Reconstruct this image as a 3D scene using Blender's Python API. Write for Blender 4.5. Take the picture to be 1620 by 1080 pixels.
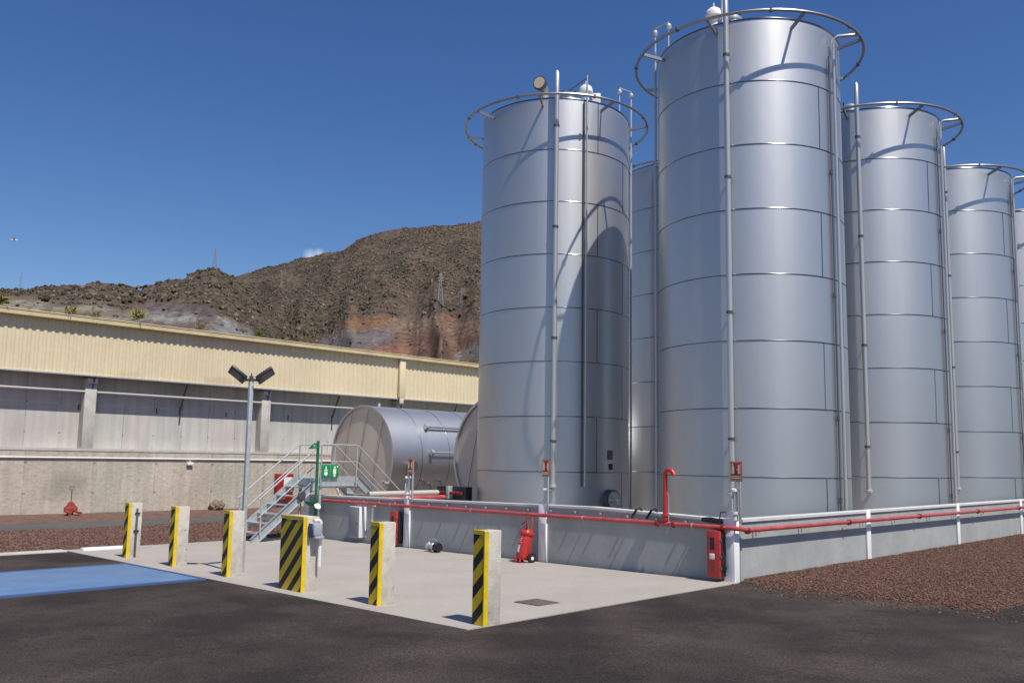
import bpy, bmesh, math, random
from mathutils import Vector, Matrix, noise
random.seed(7)
sc = bpy.context.scene
for o in list(bpy.data.objects): bpy.data.objects.remove(o)

# ------------------------------------------------------------------ camera
FPX, Y0, PITCH, ROLL, CH = 1382.0, 568.2, 0.118, 0.0161, 1.8
cF = Vector((0, math.cos(PITCH), math.sin(PITCH)))
r0 = Vector((1, 0, 0)); u0 = Vector((0, -math.sin(PITCH), math.cos(PITCH)))
cR = r0 * math.cos(ROLL) + u0 * math.sin(ROLL)
cU = u0 * math.cos(ROLL) - r0 * math.sin(ROLL)
cd = bpy.data.cameras.new('camera'); cam = bpy.data.objects.new('camera', cd)
sc.collection.objects.link(cam)
cd.sensor_fit = 'HORIZONTAL'; cd.sensor_width = 36; cd.lens = FPX / 1620 * 36
cd.shift_y = (Y0 - 540) / 1620; cd.clip_start = .1; cd.clip_end = 6000
m = Matrix(((cR.x, cU.x, -cF.x, 0), (cR.y, cU.y, -cF.y, 0), (cR.z, cU.z, -cF.z, CH), (0, 0, 0, 1)))
cam.matrix_world = m
sc.camera = cam

# ------------------------------------------------------------------ site frame: u along the near wall, v away along the right wall
TH = math.radians(45.09)
A = Vector((math.cos(TH), -math.sin(TH), 0)); B = Vector((math.sin(TH), math.cos(TH), 0))
C0 = Vector((3.66, 14.47, 0)); GX, GY = .011, -.0072
SU = GX * A.x + GY * A.y; SV = GX * B.x + GY * B.y
Z0 = GX * C0.x + GY * C0.y
def W(u, v, z=0):
    p = C0 + A * u + B * v
    return Vector((p.x, p.y, GX * p.x + GY * p.y + z))

# ------------------------------------------------------------------ light
SUN_EL = math.radians(59)
sh = A * math.cos(math.radians(7.5)) - B * math.sin(math.radians(7.5))
sdir = Vector((sh.x * math.cos(SUN_EL), sh.y * math.cos(SUN_EL), math.sin(SUN_EL)))
sl = bpy.data.lights.new('sun', 'SUN'); so = bpy.data.objects.new('sun', sl); sc.collection.objects.link(so)
sl.energy = 5.0; sl.angle = math.radians(.55); sl.color = (1, .94, .85)
so.rotation_euler = sdir.to_track_quat('Z', 'Y').to_euler(); so.location = (0, 0, 50)
w = bpy.data.worlds.new('World'); sc.world = w; w.use_nodes = True
nt = w.node_tree; bg = nt.nodes['Background']
sky = nt.nodes.new('ShaderNodeTexSky'); sky.sky_type = 'NISHITA'; sky.sun_disc = False
sky.sun_elevation = SUN_EL; sky.sun_rotation = math.atan2(sdir.x, sdir.y)
sky.altitude = 200; sky.air_density = 1.0; sky.dust_density = .3; sky.ozone_density = 2.0
bg.inputs['Strength'].default_value = .104
# two faint wisps of cloud fixed in the sky by direction
tc = nt.nodes.new('ShaderNodeTexCoord')
def skydir(px, py):
    d = cF + cR * ((px - 810) / FPX) - cU * ((py - Y0) / FPX); return d.normalized()
hs = nt.nodes.new('ShaderNodeHueSaturation'); hs.inputs['Saturation'].default_value = 1.28; hs.inputs['Hue'].default_value = .512; nt.links.new(sky.outputs[0], hs.inputs['Color'])
last = hs.outputs[0]
nz = nt.nodes.new('ShaderNodeTexNoise'); nz.inputs['Scale'].default_value = 38; nz.inputs['Detail'].default_value = 6
mp = nt.nodes.new('ShaderNodeMapping'); mp.inputs['Scale'].default_value = (1, 1, 3)
nt.links.new(tc.outputs['Generated'], mp.inputs[0]); nt.links.new(mp.outputs[0], nz.inputs['Vector'])
for px, py, rad, amt in (490, 404, .011, .55), (505, 401, .009, .5):
    d = skydir(px, py)
    dist = nt.nodes.new('ShaderNodeVectorMath'); dist.operation = 'DISTANCE'; dist.inputs[1].default_value = d
    nt.links.new(tc.outputs['Generated'], dist.inputs[0])
    mr = nt.nodes.new('ShaderNodeMapRange'); mr.inputs[1].default_value = rad; mr.inputs[2].default_value = 0
    mr.inputs[3].default_value = 0; mr.inputs[4].default_value = 1
    nt.links.new(dist.outputs['Value'], mr.inputs[0])
    mu = nt.nodes.new('ShaderNodeMath'); mu.operation = 'MULTIPLY'; nt.links.new(mr.outputs[0], mu.inputs[0]); nt.links.new(nz.outputs[0], mu.inputs[1])
    m2 = nt.nodes.new('ShaderNodeMapRange'); m2.inputs[1].default_value = .12; m2.inputs[2].default_value = .5; m2.inputs[4].default_value = amt
    nt.links.new(mu.outputs[0], m2.inputs[0])
    mx = nt.nodes.new('ShaderNodeMix'); mx.data_type = 'RGBA'; nt.links.new(m2.outputs[0], mx.inputs[0])
    nt.links.new(last, mx.inputs[6]); mx.inputs[7].default_value = (7, 7.8, 9, 1); last = mx.outputs[2]
nt.links.new(last, bg.inputs['Color'])
sc.view_settings.view_transform = 'Standard'; sc.view_settings.look = 'None'
sc.view_settings.exposure = 0; sc.view_settings.gamma = 1
sc.cycles.max_bounces = 8; sc.cycles.sample_clamp_indirect = 6

# ------------------------------------------------------------------ materials
def mat(name, col, rough=.6, metal=0, var=.0, vscale=3, bump=0, bscale=20, detail=6, col2=None, lo=.35, hi=.65, aniso=0, coord='Object', stretch=(1, 1, 1), spec=None, fine=0, fscale=80):
    M = bpy.data.materials.new(name); M.use_nodes = True
    t = M.node_tree; N = t.nodes; L = t.links; b = N['Principled BSDF']
    b.inputs['Base Color'].default_value = (*col, 1); b.inputs['Roughness'].default_value = rough; b.inputs['Metallic'].default_value = metal
    if spec is not None: b.inputs['Specular IOR Level'].default_value = spec
    if aniso:
        b.inputs['Anisotropic'].default_value = aniso; b.inputs['Anisotropic Rotation'].default_value = .25
        tg = N.new('ShaderNodeTangent'); tg.direction_type = 'RADIAL'; tg.axis = 'Z'; L.new(tg.outputs[0], b.inputs['Tangent'])
    co = N.new('ShaderNodeTexCoord'); mp = N.new('ShaderNodeMapping'); mp.inputs['Scale'].default_value = stretch
    L.new(co.outputs[coord], mp.inputs[0])
    out = None
    if var or col2:
        n = N.new('ShaderNodeTexNoise'); n.inputs['Scale'].default_value = vscale; n.inputs['Detail'].default_value = detail; n.inputs['Roughness'].default_value = .6
        L.new(mp.outputs[0], n.inputs['Vector'])
        r = N.new('ShaderNodeValToRGB'); L.new(n.outputs[0], r.inputs[0])
        r.color_ramp.elements[0].position = lo; r.color_ramp.elements[1].position = hi
        c2 = col2 if col2 else tuple(min(1, c * (1 + var)) for c in col)
        c1 = col if col2 else tuple(c * (1 - var) for c in col)
        r.color_ramp.elements[0].color = (*c1, 1); r.color_ramp.elements[1].color = (*c2, 1)
        out = r.outputs[0]
        if fine:
            n2 = N.new('ShaderNodeTexNoise'); n2.inputs['Scale'].default_value = fscale; n2.inputs['Detail'].default_value = 3
            L.new(co.outputs[coord], n2.inputs['Vector'])
            mr = N.new('ShaderNodeMapRange'); mr.inputs[1].default_value = .3; mr.inputs[2].default_value = .7; mr.inputs[3].default_value = 1 - fine; mr.inputs[4].default_value = 1 + fine
            L.new(n2.outputs[0], mr.inputs[0])
            mm = N.new('ShaderNodeVectorMath'); mm.operation = 'SCALE'; L.new(out, mm.inputs[0]); L.new(mr.outputs[0], mm.inputs['Scale']); out = mm.outputs[0]
        L.new(out, b.inputs['Base Color'])
    if bump:
        n3 = N.new('ShaderNodeTexNoise'); n3.inputs['Scale'].default_value = bscale; n3.inputs['Detail'].default_value = 8
        L.new(mp.outputs[0], n3.inputs['Vector'])
        bp = N.new('ShaderNodeBump'); bp.inputs['Strength'].default_value = bump; bp.inputs['Distance'].default_value = .02
        L.new(n3.outputs[0], bp.inputs['Height']); L.new(bp.outputs[0], b.inputs['Normal'])
    M['_out'] = 0
    return M
def nodes(M): return M.node_tree.nodes, M.node_tree.links, M.node_tree.nodes['Principled BSDF']

m_steel = mat('tank_steel', (.55, .56, .57), .4, 1, aniso=.45)
def steel_detail(M, amp=.08, rb=.37, wav=.16):
    N, L, b = nodes(M)
    co = N.new('ShaderNodeTexCoord'); sep = N.new('ShaderNodeSeparateXYZ'); L.new(co.outputs['Object'], sep.inputs[0])
    # each rolled course of sheet has its own sheen
    mz = N.new('ShaderNodeMath'); mz.operation = 'MULTIPLY_ADD'; mz.inputs[1].default_value = 1 / 1.5; mz.inputs[2].default_value = -.08 / 1.5
    L.new(sep.outputs['Z'], mz.inputs[0])
    fl = N.new('ShaderNodeMath'); fl.operation = 'FLOOR'; L.new(mz.outputs[0], fl.inputs[0])
    oi = N.new('ShaderNodeObjectInfo'); ad = N.new('ShaderNodeMath'); ad.operation = 'MULTIPLY_ADD'; ad.inputs[1].default_value = 37.3
    L.new(oi.outputs['Random'], ad.inputs[0]); L.new(fl.outputs[0], ad.inputs[2])
    wn = N.new('ShaderNodeTexWhiteNoise'); wn.noise_dimensions = '1D'; L.new(ad.outputs[0], wn.inputs['W'])
    mp = N.new('ShaderNodeMapping'); mp.inputs['Scale'].default_value = (5, 5, .12); L.new(co.outputs['Object'], mp.inputs[0])
    n = N.new('ShaderNodeTexNoise'); n.inputs['Scale'].default_value = 1.0; n.inputs['Detail'].default_value = 5; L.new(mp.outputs[0], n.inputs['Vector'])
    mr = N.new('ShaderNodeMapRange'); mr.inputs[3].default_value = rb - amp; mr.inputs[4].default_value = rb + amp
    a1 = N.new('ShaderNodeMath'); a1.operation = 'ADD'; a1.inputs[1].default_value = 0
    m1 = N.new('ShaderNodeMath'); m1.operation = 'MULTIPLY_ADD'; m1.inputs[1].default_value = .45
    L.new(wn.outputs['Value'], m1.inputs[0]); sc2 = N.new('ShaderNodeMath'); sc2.operation = 'MULTIPLY'; sc2.inputs[1].default_value = .55
    L.new(n.outputs[0], sc2.inputs[0]); L.new(sc2.outputs[0], m1.inputs[2]); L.new(m1.outputs[0], mr.inputs[0]); L.new(mr.outputs[0], b.inputs['Roughness'])
    # slight buckling of the sheets
    mp2 = N.new('ShaderNodeMapping'); mp2.inputs['Scale'].default_value = (1.6, 1.6, .5); L.new(co.outputs['Object'], mp2.inputs[0])
    n2 = N.new('ShaderNodeTexNoise'); n2.inputs['Scale'].default_value = 1.0; n2.inputs['Detail'].default_value = 2; L.new(mp2.outputs[0], n2.inputs['Vector'])
    bp = N.new('ShaderNodeBump'); bp.inputs['Strength'].default_value = wav; bp.inputs['Distance'].default_value = .05
    L.new(n2.outputs[0], bp.inputs['Height']); L.new(bp.outputs[0], b.inputs['Normal'])
steel_detail(m_steel)
def two_lobe(M, r2, fac, col):
    N, L, b = nodes(M); out = [n for n in N if n.type == 'OUTPUT_MATERIAL'][0]
    p2 = N.new('ShaderNodeBsdfPrincipled'); p2.inputs['Base Color'].default_value = (*col, 1); p2.inputs['Metallic'].default_value = .97; p2.inputs['Roughness'].default_value = r2
    L.new(b.inputs['Normal'].links[0].from_socket, p2.inputs['Normal'])
    ms = N.new('ShaderNodeMixShader'); ms.inputs[0].default_value = fac; L.new(b.outputs[0], ms.inputs[1]); L.new(p2.outputs[0], ms.inputs[2]); L.new(ms.outputs[0], out.inputs['Surface'])
two_lobe(m_steel, .60, .5, (.60, .60, .595))
m_seam = mat('weld_bead', (.22, .23, .25), .2, 1)
m_tube = mat('bright_tube', (.58, .565, .54), .36, .6)
m_dull = mat('dull_bracket', (.13, .13, .145), .5, .6)
m_galv = mat('galvanised', (.50, .51, .51), .45, .45, var=.12, vscale=14)
m_galvd = mat('galvanised_sheet', (.44, .47, .49), .55, .5, var=.14, vscale=8)
m_dark = mat('black_rubber', (.012, .012, .014), .6)
m_black = mat('black_paint', (.015, .015, .017), .45)
m_glass = mat('clear_tube', (.75, .78, .78), .08)
m_glass.node_tree.nodes['Principled BSDF'].inputs['Transmission Weight'].default_value = .85
m_red = mat('fire_red', (.46, .03, .026), .32, 0, var=.15, vscale=5)
m_pipe = mat('red_pipe_paint', (.45, .075, .075), .35, 0, var=.2, vscale=4)
m_signred = mat('sign_red', (.30, .015, .012), .4)
m_white = mat('white_paint', (.78, .78, .76), .5, 0, var=.06, vscale=5)
m_offw = mat('cream_mark', (.72, .68, .48), .5)
m_yel = mat('yellow_paint', (.72, .50, .008), .45, 0, var=.1, vscale=9, fine=.08, fscale=60)
m_green = mat('safety_green', (.008, .13, .045), .4, 0, var=.2, vscale=8)
m_signg = mat('sign_green', (.0, .23, .07), .4)
m_blue = mat('weighbridge_blue', (.10, .20, .37), .42, 0, var=.12, vscale=1.2, fine=.06, fscale=30, spec=.4)
m_conc = mat('post_concrete', (.53, .49, .42), .85, 0, var=.14, vscale=6, bump=.25, bscale=40, fine=.08, fscale=90)
m_pad = mat('pad_concrete', (.34, .308, .27), .85, 0, col2=(.385, .352, .312), vscale=.7, bump=.08, bscale=60, fine=.05, fscale=25)
m_wallp = mat('wall_grey', (.36, .37, .36), .75, 0, var=.1, vscale=1.3, bump=.05, bscale=30, fine=.04, fscale=12)
m_coat = mat('white_coping', (.58, .59, .575), .6, 0, var=.08, vscale=3)
m_asph = mat('asphalt', (.029, .0215, .0195), .85, 0, col2=(.088, .069, .058), lo=.42, hi=.78, vscale=.55, detail=12, stretch=(1, 1.0, 1), bump=.8, bscale=70, fine=.55, fscale=42, spec=.25)
m_road = mat('old_asphalt', (.085, .082, .08), .85, 0, var=.12, vscale=.8, bump=.3, bscale=60, fine=.12, fscale=40)
m_earth = mat('earth', (.16, .10, .075), .95, 0, var=.3, vscale=.05, fine=.15, fscale=2)
m_kerb = mat('kerb_concrete', (.50, .475, .43), .8, 0, var=.1, vscale=3)
m_pil = mat('white_pilaster', (.86, .86, .85), .6, 0, var=.03, vscale=3)
m_coup = mat('coupling_red', (.22, .02, .018), .4)
m_dgrey = mat('door_grey', (.24, .25, .26), .6)
m_clad = mat('cream_cladding', (.70, .60, .40), .5, 0, var=.05, vscale=.6, fine=.03, fscale=6)
m_gut = mat('gutter_cream', (.56, .47, .27), .5, 0, var=.12, vscale=1.5)
m_roof = mat('roof_sheet', (.45, .40, .28), .6)
m_pipew = mat('white_conduit', (.47, .45, .40), .5)

def add_wall_detail(M, pitch, dark, mottle=None):
    """vertical board joints every `pitch` metres along local y, tie holes and streaks"""
    N, L, b = nodes(M)
    src = b.inputs['Base Color'].links[0].from_socket
    co = N.new('ShaderNodeTexCoord'); s = N.new('ShaderNodeSeparateXYZ'); L.new(co.outputs['Object'], s.inputs[0])
    nn = N.new('ShaderNodeTexNoise'); nn.inputs['Scale'].default_value = .35; L.new(co.outputs['Object'], nn.inputs['Vector'])
    ad = N.new('ShaderNodeMath'); ad.operation = 'MULTIPLY_ADD'; ad.inputs[1].default_value = .12; L.new(nn.outputs[0], ad.inputs[0]); L.new(s.outputs['Y'], ad.inputs[2])
    d = N.new('ShaderNodeMath'); d.operation = 'DIVIDE'; d.inputs[1].default_value = pitch; L.new(ad.outputs[0], d.inputs[0])
    f = N.new('ShaderNodeMath'); f.operation = 'FRACT'; L.new(d.outputs[0], f.inputs[0])
    c = N.new('ShaderNodeMath'); c.operation = 'LESS_THAN'; c.inputs[1].default_value = .025; L.new(f.outputs[0], c.inputs[0])
    n2 = N.new('ShaderNodeTexNoise'); n2.inputs['Scale'].default_value = 1.3; L.new(co.outputs['Object'], n2.inputs['Vector'])
    g = N.new('ShaderNodeMapRange'); g.inputs[1].default_value = .4; g.inputs[2].default_value = .6; L.new(n2.outputs[0], g.inputs[0])
    mm = N.new('ShaderNodeMath'); mm.operation = 'MULTIPLY'; L.new(c.outputs[0], mm.inputs[0]); L.new(g.outputs[0], mm.inputs[1])
    m3 = N.new('ShaderNodeMath'); m3.operation = 'MULTIPLY'; m3.inputs[1].default_value = dark; L.new(mm.outputs[0], m3.inputs[0])
    # panel tint: pinkish and greenish grey boards
    fl = N.new('ShaderNodeMath'); fl.operation = 'FLOOR'; L.new(d.outputs[0], fl.inputs[0])
    wn = N.new('ShaderNodeTexWhiteNoise'); wn.noise_dimensions = '1D'; L.new(fl.outputs[0], wn.inputs['W'])
    rp = N.new('ShaderNodeValToRGB'); L.new(wn.outputs['Value'], rp.inputs[0])
    rp.color_ramp.elements[0].color = (1.03, .985, .975, 1); rp.color_ramp.elements[1].color = (.93, .98, .96, 1)
    mu = N.new('ShaderNodeMix'); mu.data_type = 'RGBA'; mu.blend_type = 'MULTIPLY'; mu.inputs[0].default_value = 1
    L.new(src, mu.inputs[6]); L.new(rp.outputs[0], mu.inputs[7])
    mx = N.new('ShaderNodeMix'); mx.data_type = 'RGBA'; L.new(m3.outputs[0], mx.inputs[0]); L.new(mu.outputs[2], mx.inputs[6]); mx.inputs[7].default_value = (.12, .11, .1, 1)
    out = mx.outputs[2]
    # rain streaks
    mp = N.new('ShaderNodeMapping'); mp.inputs['Scale'].default_value = (1, 2.6, .16); L.new(co.outputs['Object'], mp.inputs[0])
    n4 = N.new('ShaderNodeTexNoise'); n4.inputs['Scale'].default_value = 1.6; n4.inputs['Detail'].default_value = 6; L.new(mp.outputs[0], n4.inputs['Vector'])
    r4 = N.new('ShaderNodeMapRange'); r4.inputs[1].default_value = .35; r4.inputs[2].default_value = .7; r4.inputs[3].default_value = .86; r4.inputs[4].default_value = 1.06; L.new(n4.outputs[0], r4.inputs[0])
    sm = N.new('ShaderNodeVectorMath'); sm.operation = 'SCALE'; L.new(out, sm.inputs[0]); L.new(r4.outputs[0], sm.inputs['Scale']); out = sm.outputs[0]
    if mottle:
        n5 = N.new('ShaderNodeTexNoise'); n5.inputs['Scale'].default_value = 4.5; n5.inputs['Detail'].default_value = 9; n5.inputs['Roughness'].default_value = .72
        mp5 = N.new('ShaderNodeMapping'); mp5.inputs['Scale'].default_value = (1, 1, 2.4); mp5.inputs['Rotation'].default_value = (.35, 0, 0)
        L.new(co.outputs['Object'], mp5.inputs[0]); L.new(mp5.outputs[0], n5.inputs['Vector'])
        r5 = N.new('ShaderNodeMapRange'); r5.inputs[1].default_value = .5; r5.inputs[2].default_value = .7; r5.inputs[3].default_value = 1.04; r5.inputs[4].default_value = 1 - mottle; L.new(n5.outputs[0], r5.inputs[0])
        s5 = N.new('ShaderNodeVectorMath'); s5.operation = 'SCALE'; L.new(out, s5.inputs[0]); L.new(r5.outputs[0], s5.inputs['Scale']); out = s5.outputs[0]
    zz = N.new('ShaderNodeMath'); zz.operation = 'MULTIPLY_ADD'; zz.inputs[1].default_value = 1 / 1.15; zz.inputs[2].default_value = .32; L.new(s.outputs['Z'], zz.inputs[0])
    zf = N.new('ShaderNodeMath'); zf.operation = 'FRACT'; L.new(zz.outputs[0], zf.inputs[0])
    za = N.new('ShaderNodeMath'); za.operation = 'LESS_THAN'; za.inputs[1].default_value = .05; L.new(zf.outputs[0], za.inputs[0])
    c2 = N.new('ShaderNodeMath'); c2.operation = 'LESS_THAN'; c2.inputs[1].default_value = .05; L.new(f.outputs[0], c2.inputs[0])
    hh = N.new('ShaderNodeMath'); hh.operation = 'MULTIPLY'; L.new(za.outputs[0], hh.inputs[0]); L.new(c2.outputs[0], hh.inputs[1])
    h2 = N.new('ShaderNodeMath'); h2.operation = 'MULTIPLY'; h2.inputs[1].default_value = .6; L.new(hh.outputs[0], h2.inputs[0])
    hx = N.new('ShaderNodeMix'); hx.data_type = 'RGBA'; L.new(h2.outputs[0], hx.inputs[0]); L.new(out, hx.inputs[6]); hx.inputs[7].default_value = (.10, .09, .08, 1); out = hx.outputs[2]
    L.new(out, b.inputs['Base Color'])
m_uwall = mat('cast_wall', (.51, .495, .465), .85, 0, var=.07, vscale=.8, bump=.15, bscale=14, fine=.04, fscale=20)
add_wall_detail(m_uwall, 1.22, .45)
m_lwall = mat('rough_wall', (.47, .43, .36), .9, 0, var=.1, vscale=.5, bump=1.0, bscale=5, detail=8, fine=.07, fscale=12)
add_wall_detail(m_lwall, 2.45, .25, mottle=.3)
# damp stain on the rough wall above the pallet truck
def stain(M, cy, cz, ry, rz, col, amt, st=(1, 1, 1)):
    N, L, b = nodes(M); src = b.inputs['Base Color'].links[0].from_socket
    co = N.new('ShaderNodeTexCoord'); mp = N.new('ShaderNodeMapping'); mp.vector_type = 'TEXTURE'
    mp.inputs['Location'].default_value = (0, cy, cz); mp.inputs['Scale'].default_value = (100, ry, rz); L.new(co.outputs['Object'], mp.inputs[0])
    ln = N.new('ShaderNodeVectorMath'); ln.operation = 'LENGTH'; L.new(mp.outputs[0], ln.inputs[0])
    n = N.new('ShaderNodeTexNoise'); n.inputs['Scale'].default_value = 1.1; n.inputs['Detail'].default_value = 4; mq = N.new('ShaderNodeMapping'); mq.inputs['Scale'].default_value = st; L.new(co.outputs['Object'], mq.inputs[0]); L.new(mq.outputs[0], n.inputs['Vector'])
    ma = N.new('ShaderNodeMath'); ma.operation = 'MULTIPLY_ADD'; ma.inputs[1].default_value = 1.6; L.new(n.outputs[0], ma.inputs[0]); L.new(ln.outputs['Value'], ma.inputs[2])
    mr = N.new('ShaderNodeMapRange'); mr.inputs[1].default_value = 1.95; mr.inputs[2].default_value = 1.3; mr.inputs[3].default_value = 0; mr.inputs[4].default_value = amt; L.new(ma.outputs[0], mr.inputs[0])
    mx = N.new('ShaderNodeMix'); mx.data_type = 'RGBA'; L.new(mr.outputs[0], mx.inputs[0]); L.new(src, mx.inputs[6]); mx.inputs[7].default_value = (*col, 1)
    L.new(mx.outputs[2], b.inputs['Base Color'])
stain(m_lwall, -1.1, 1.1, .75, .65, (.22, .21, .18), .5)
stain(m_clad, 4.9, 5.45, 1.0, .3, (.33, .24, .12), .28, (1, 9, .8))
stain(m_clad, 1.0, 5.42, .6, .25, (.33, .24, .12), .2, (1, 9, .8))
stain(m_blue, -9.2, 0, 1.3, .3, (.35, .25, .12), .35)

# hazard stripes: black diagonals on yellow
m_haz = bpy.data.materials.new('hazard_stripes'); m_haz.use_nodes = True
N, L, b = nodes(m_haz); b.inputs['Roughness'].default_value = .5
co = N.new('ShaderNodeTexCoord'); s = N.new('ShaderNodeSeparateXYZ'); L.new(co.outputs['Object'], s.inputs[0])
ma = N.new('ShaderNodeMath'); ma.operation = 'MULTIPLY_ADD'; ma.inputs[1].default_value = -1.05; L.new(s.outputs['X'], ma.inputs[0]); L.new(s.outputs['Z'], ma.inputs[2])
dv = N.new('ShaderNodeMath'); dv.operation = 'DIVIDE'; dv.inputs[1].default_value = .31; L.new(ma.outputs[0], dv.inputs[0])
fr = N.new('ShaderNodeMath'); fr.operation = 'FRACT'; L.new(dv.outputs[0], fr.inputs[0])
lt = N.new('ShaderNodeMath'); lt.operation = 'LESS_THAN'; lt.inputs[1].default_value = .47; L.new(fr.outputs[0], lt.inputs[0])
oi = N.new('ShaderNodeObjectInfo'); ph = N.new('ShaderNodeMath'); ph.operation = 'MULTIPLY_ADD'; ph.inputs[1].default_value = .9; L.new(oi.outputs['Random'], ph.inputs[0]); L.new(dv.outputs[0], ph.inputs[2]); L.new(ph.outputs[0], fr.inputs[0])
mx = N.new('ShaderNodeMix'); mx.data_type = 'RGBA'; L.new(lt.outputs[0], mx.inputs[0]); mx.inputs[6].default_value = (.66, .45, .01, 1); mx.inputs[7].default_value = (.012, .011, .012, 1)
L.new(mx.outputs[2], b.inputs['Base Color'])

def chips(M, thr=.63, scale=16, col=(.36, .33, .29)):
    N, L, b = nodes(M); src = b.inputs['Base Color'].links[0].from_socket
    co = N.new('ShaderNodeTexCoord'); oi = N.new('ShaderNodeObjectInfo'); va = N.new('ShaderNodeVectorMath'); L.new(co.outputs['Object'], va.inputs[0]); L.new(oi.outputs['Location'], va.inputs[1])
    n = N.new('ShaderNodeTexNoise'); n.inputs['Scale'].default_value = scale; n.inputs['Detail'].default_value = 6; n.inputs['Roughness'].default_value = .7; L.new(va.outputs[0], n.inputs['Vector'])
    mr = N.new('ShaderNodeMapRange'); mr.inputs[1].default_value = thr; mr.inputs[2].default_value = thr + .03; mr.inputs[4].default_value = .8; L.new(n.outputs[0], mr.inputs[0])
    mx = N.new('ShaderNodeMix'); mx.data_type = 'RGBA'; L.new(mr.outputs[0], mx.inputs[0]); L.new(src, mx.inputs[6]); mx.inputs[7].default_value = (*col, 1); L.new(mx.outputs[2], b.inputs['Base Color'])
chips(m_haz, .66); chips(m_yel, .67); chips(m_conc, .62, 9, (.24, .21, .18)); chips(m_blue, .68, 2.2, (.16, .2, .27)); chips(m_pad, .70, 2.5, (.25, .23, .2)); chips(m_red, .72, 14, (.2, .06, .04)); chips(m_pipe, .70, 10, (.30, .10, .08)); chips(m_asph, .69, 5, (.12, .105, .09))
# gravel stones: colour from a per-stone attribute
def attr_mat(name, c1, c2, c3, rough=.9, attr='tint'):
    M = bpy.data.materials.new(name); M.use_nodes = True; N, L, b = nodes(M); b.inputs['Roughness'].default_value = rough
    b.inputs['Specular IOR Level'].default_value = .2
    at = N.new('ShaderNodeAttribute'); at.attribute_name = attr
    r = N.new('ShaderNodeValToRGB'); L.new(at.outputs['Fac'], r.inputs[0]); e = r.color_ramp.elements
    e[0].color = (*c1, 1); e[1].color = (*c3, 1); k = e.new(.3 if name == 'scrub_leaves' else .55); k.color = (*c2, 1)
    if name == 'scrub_leaves': k = e.new(.8); k.color = (*[q * 1.25 for q in c2], 1)
    L.new(r.outputs[0], b.inputs['Base Color']); return M
m_stone = attr_mat('lava_stones', (.066, .035, .025), (.125, .066, .046), (.21, .13, .095))
m_grav = mat('lava_gravel', (.06, .031, .022), .95, 0, col2=(.14, .073, .05), lo=.4, hi=.62, vscale=26, bump=1.0, bscale=24, fine=.3, fscale=60)
m_gravf = mat('lava_gravel_far', (.10, .052, .04), .95, 0, col2=(.17, .095, .072), lo=.35, hi=.65, vscale=9, bump=.8, bscale=9, fine=.25, fscale=3)
m_scrub = attr_mat('scrub_leaves', (.04, .038, .027), (.09, .070, .052), (.22, .18, .135))

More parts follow.
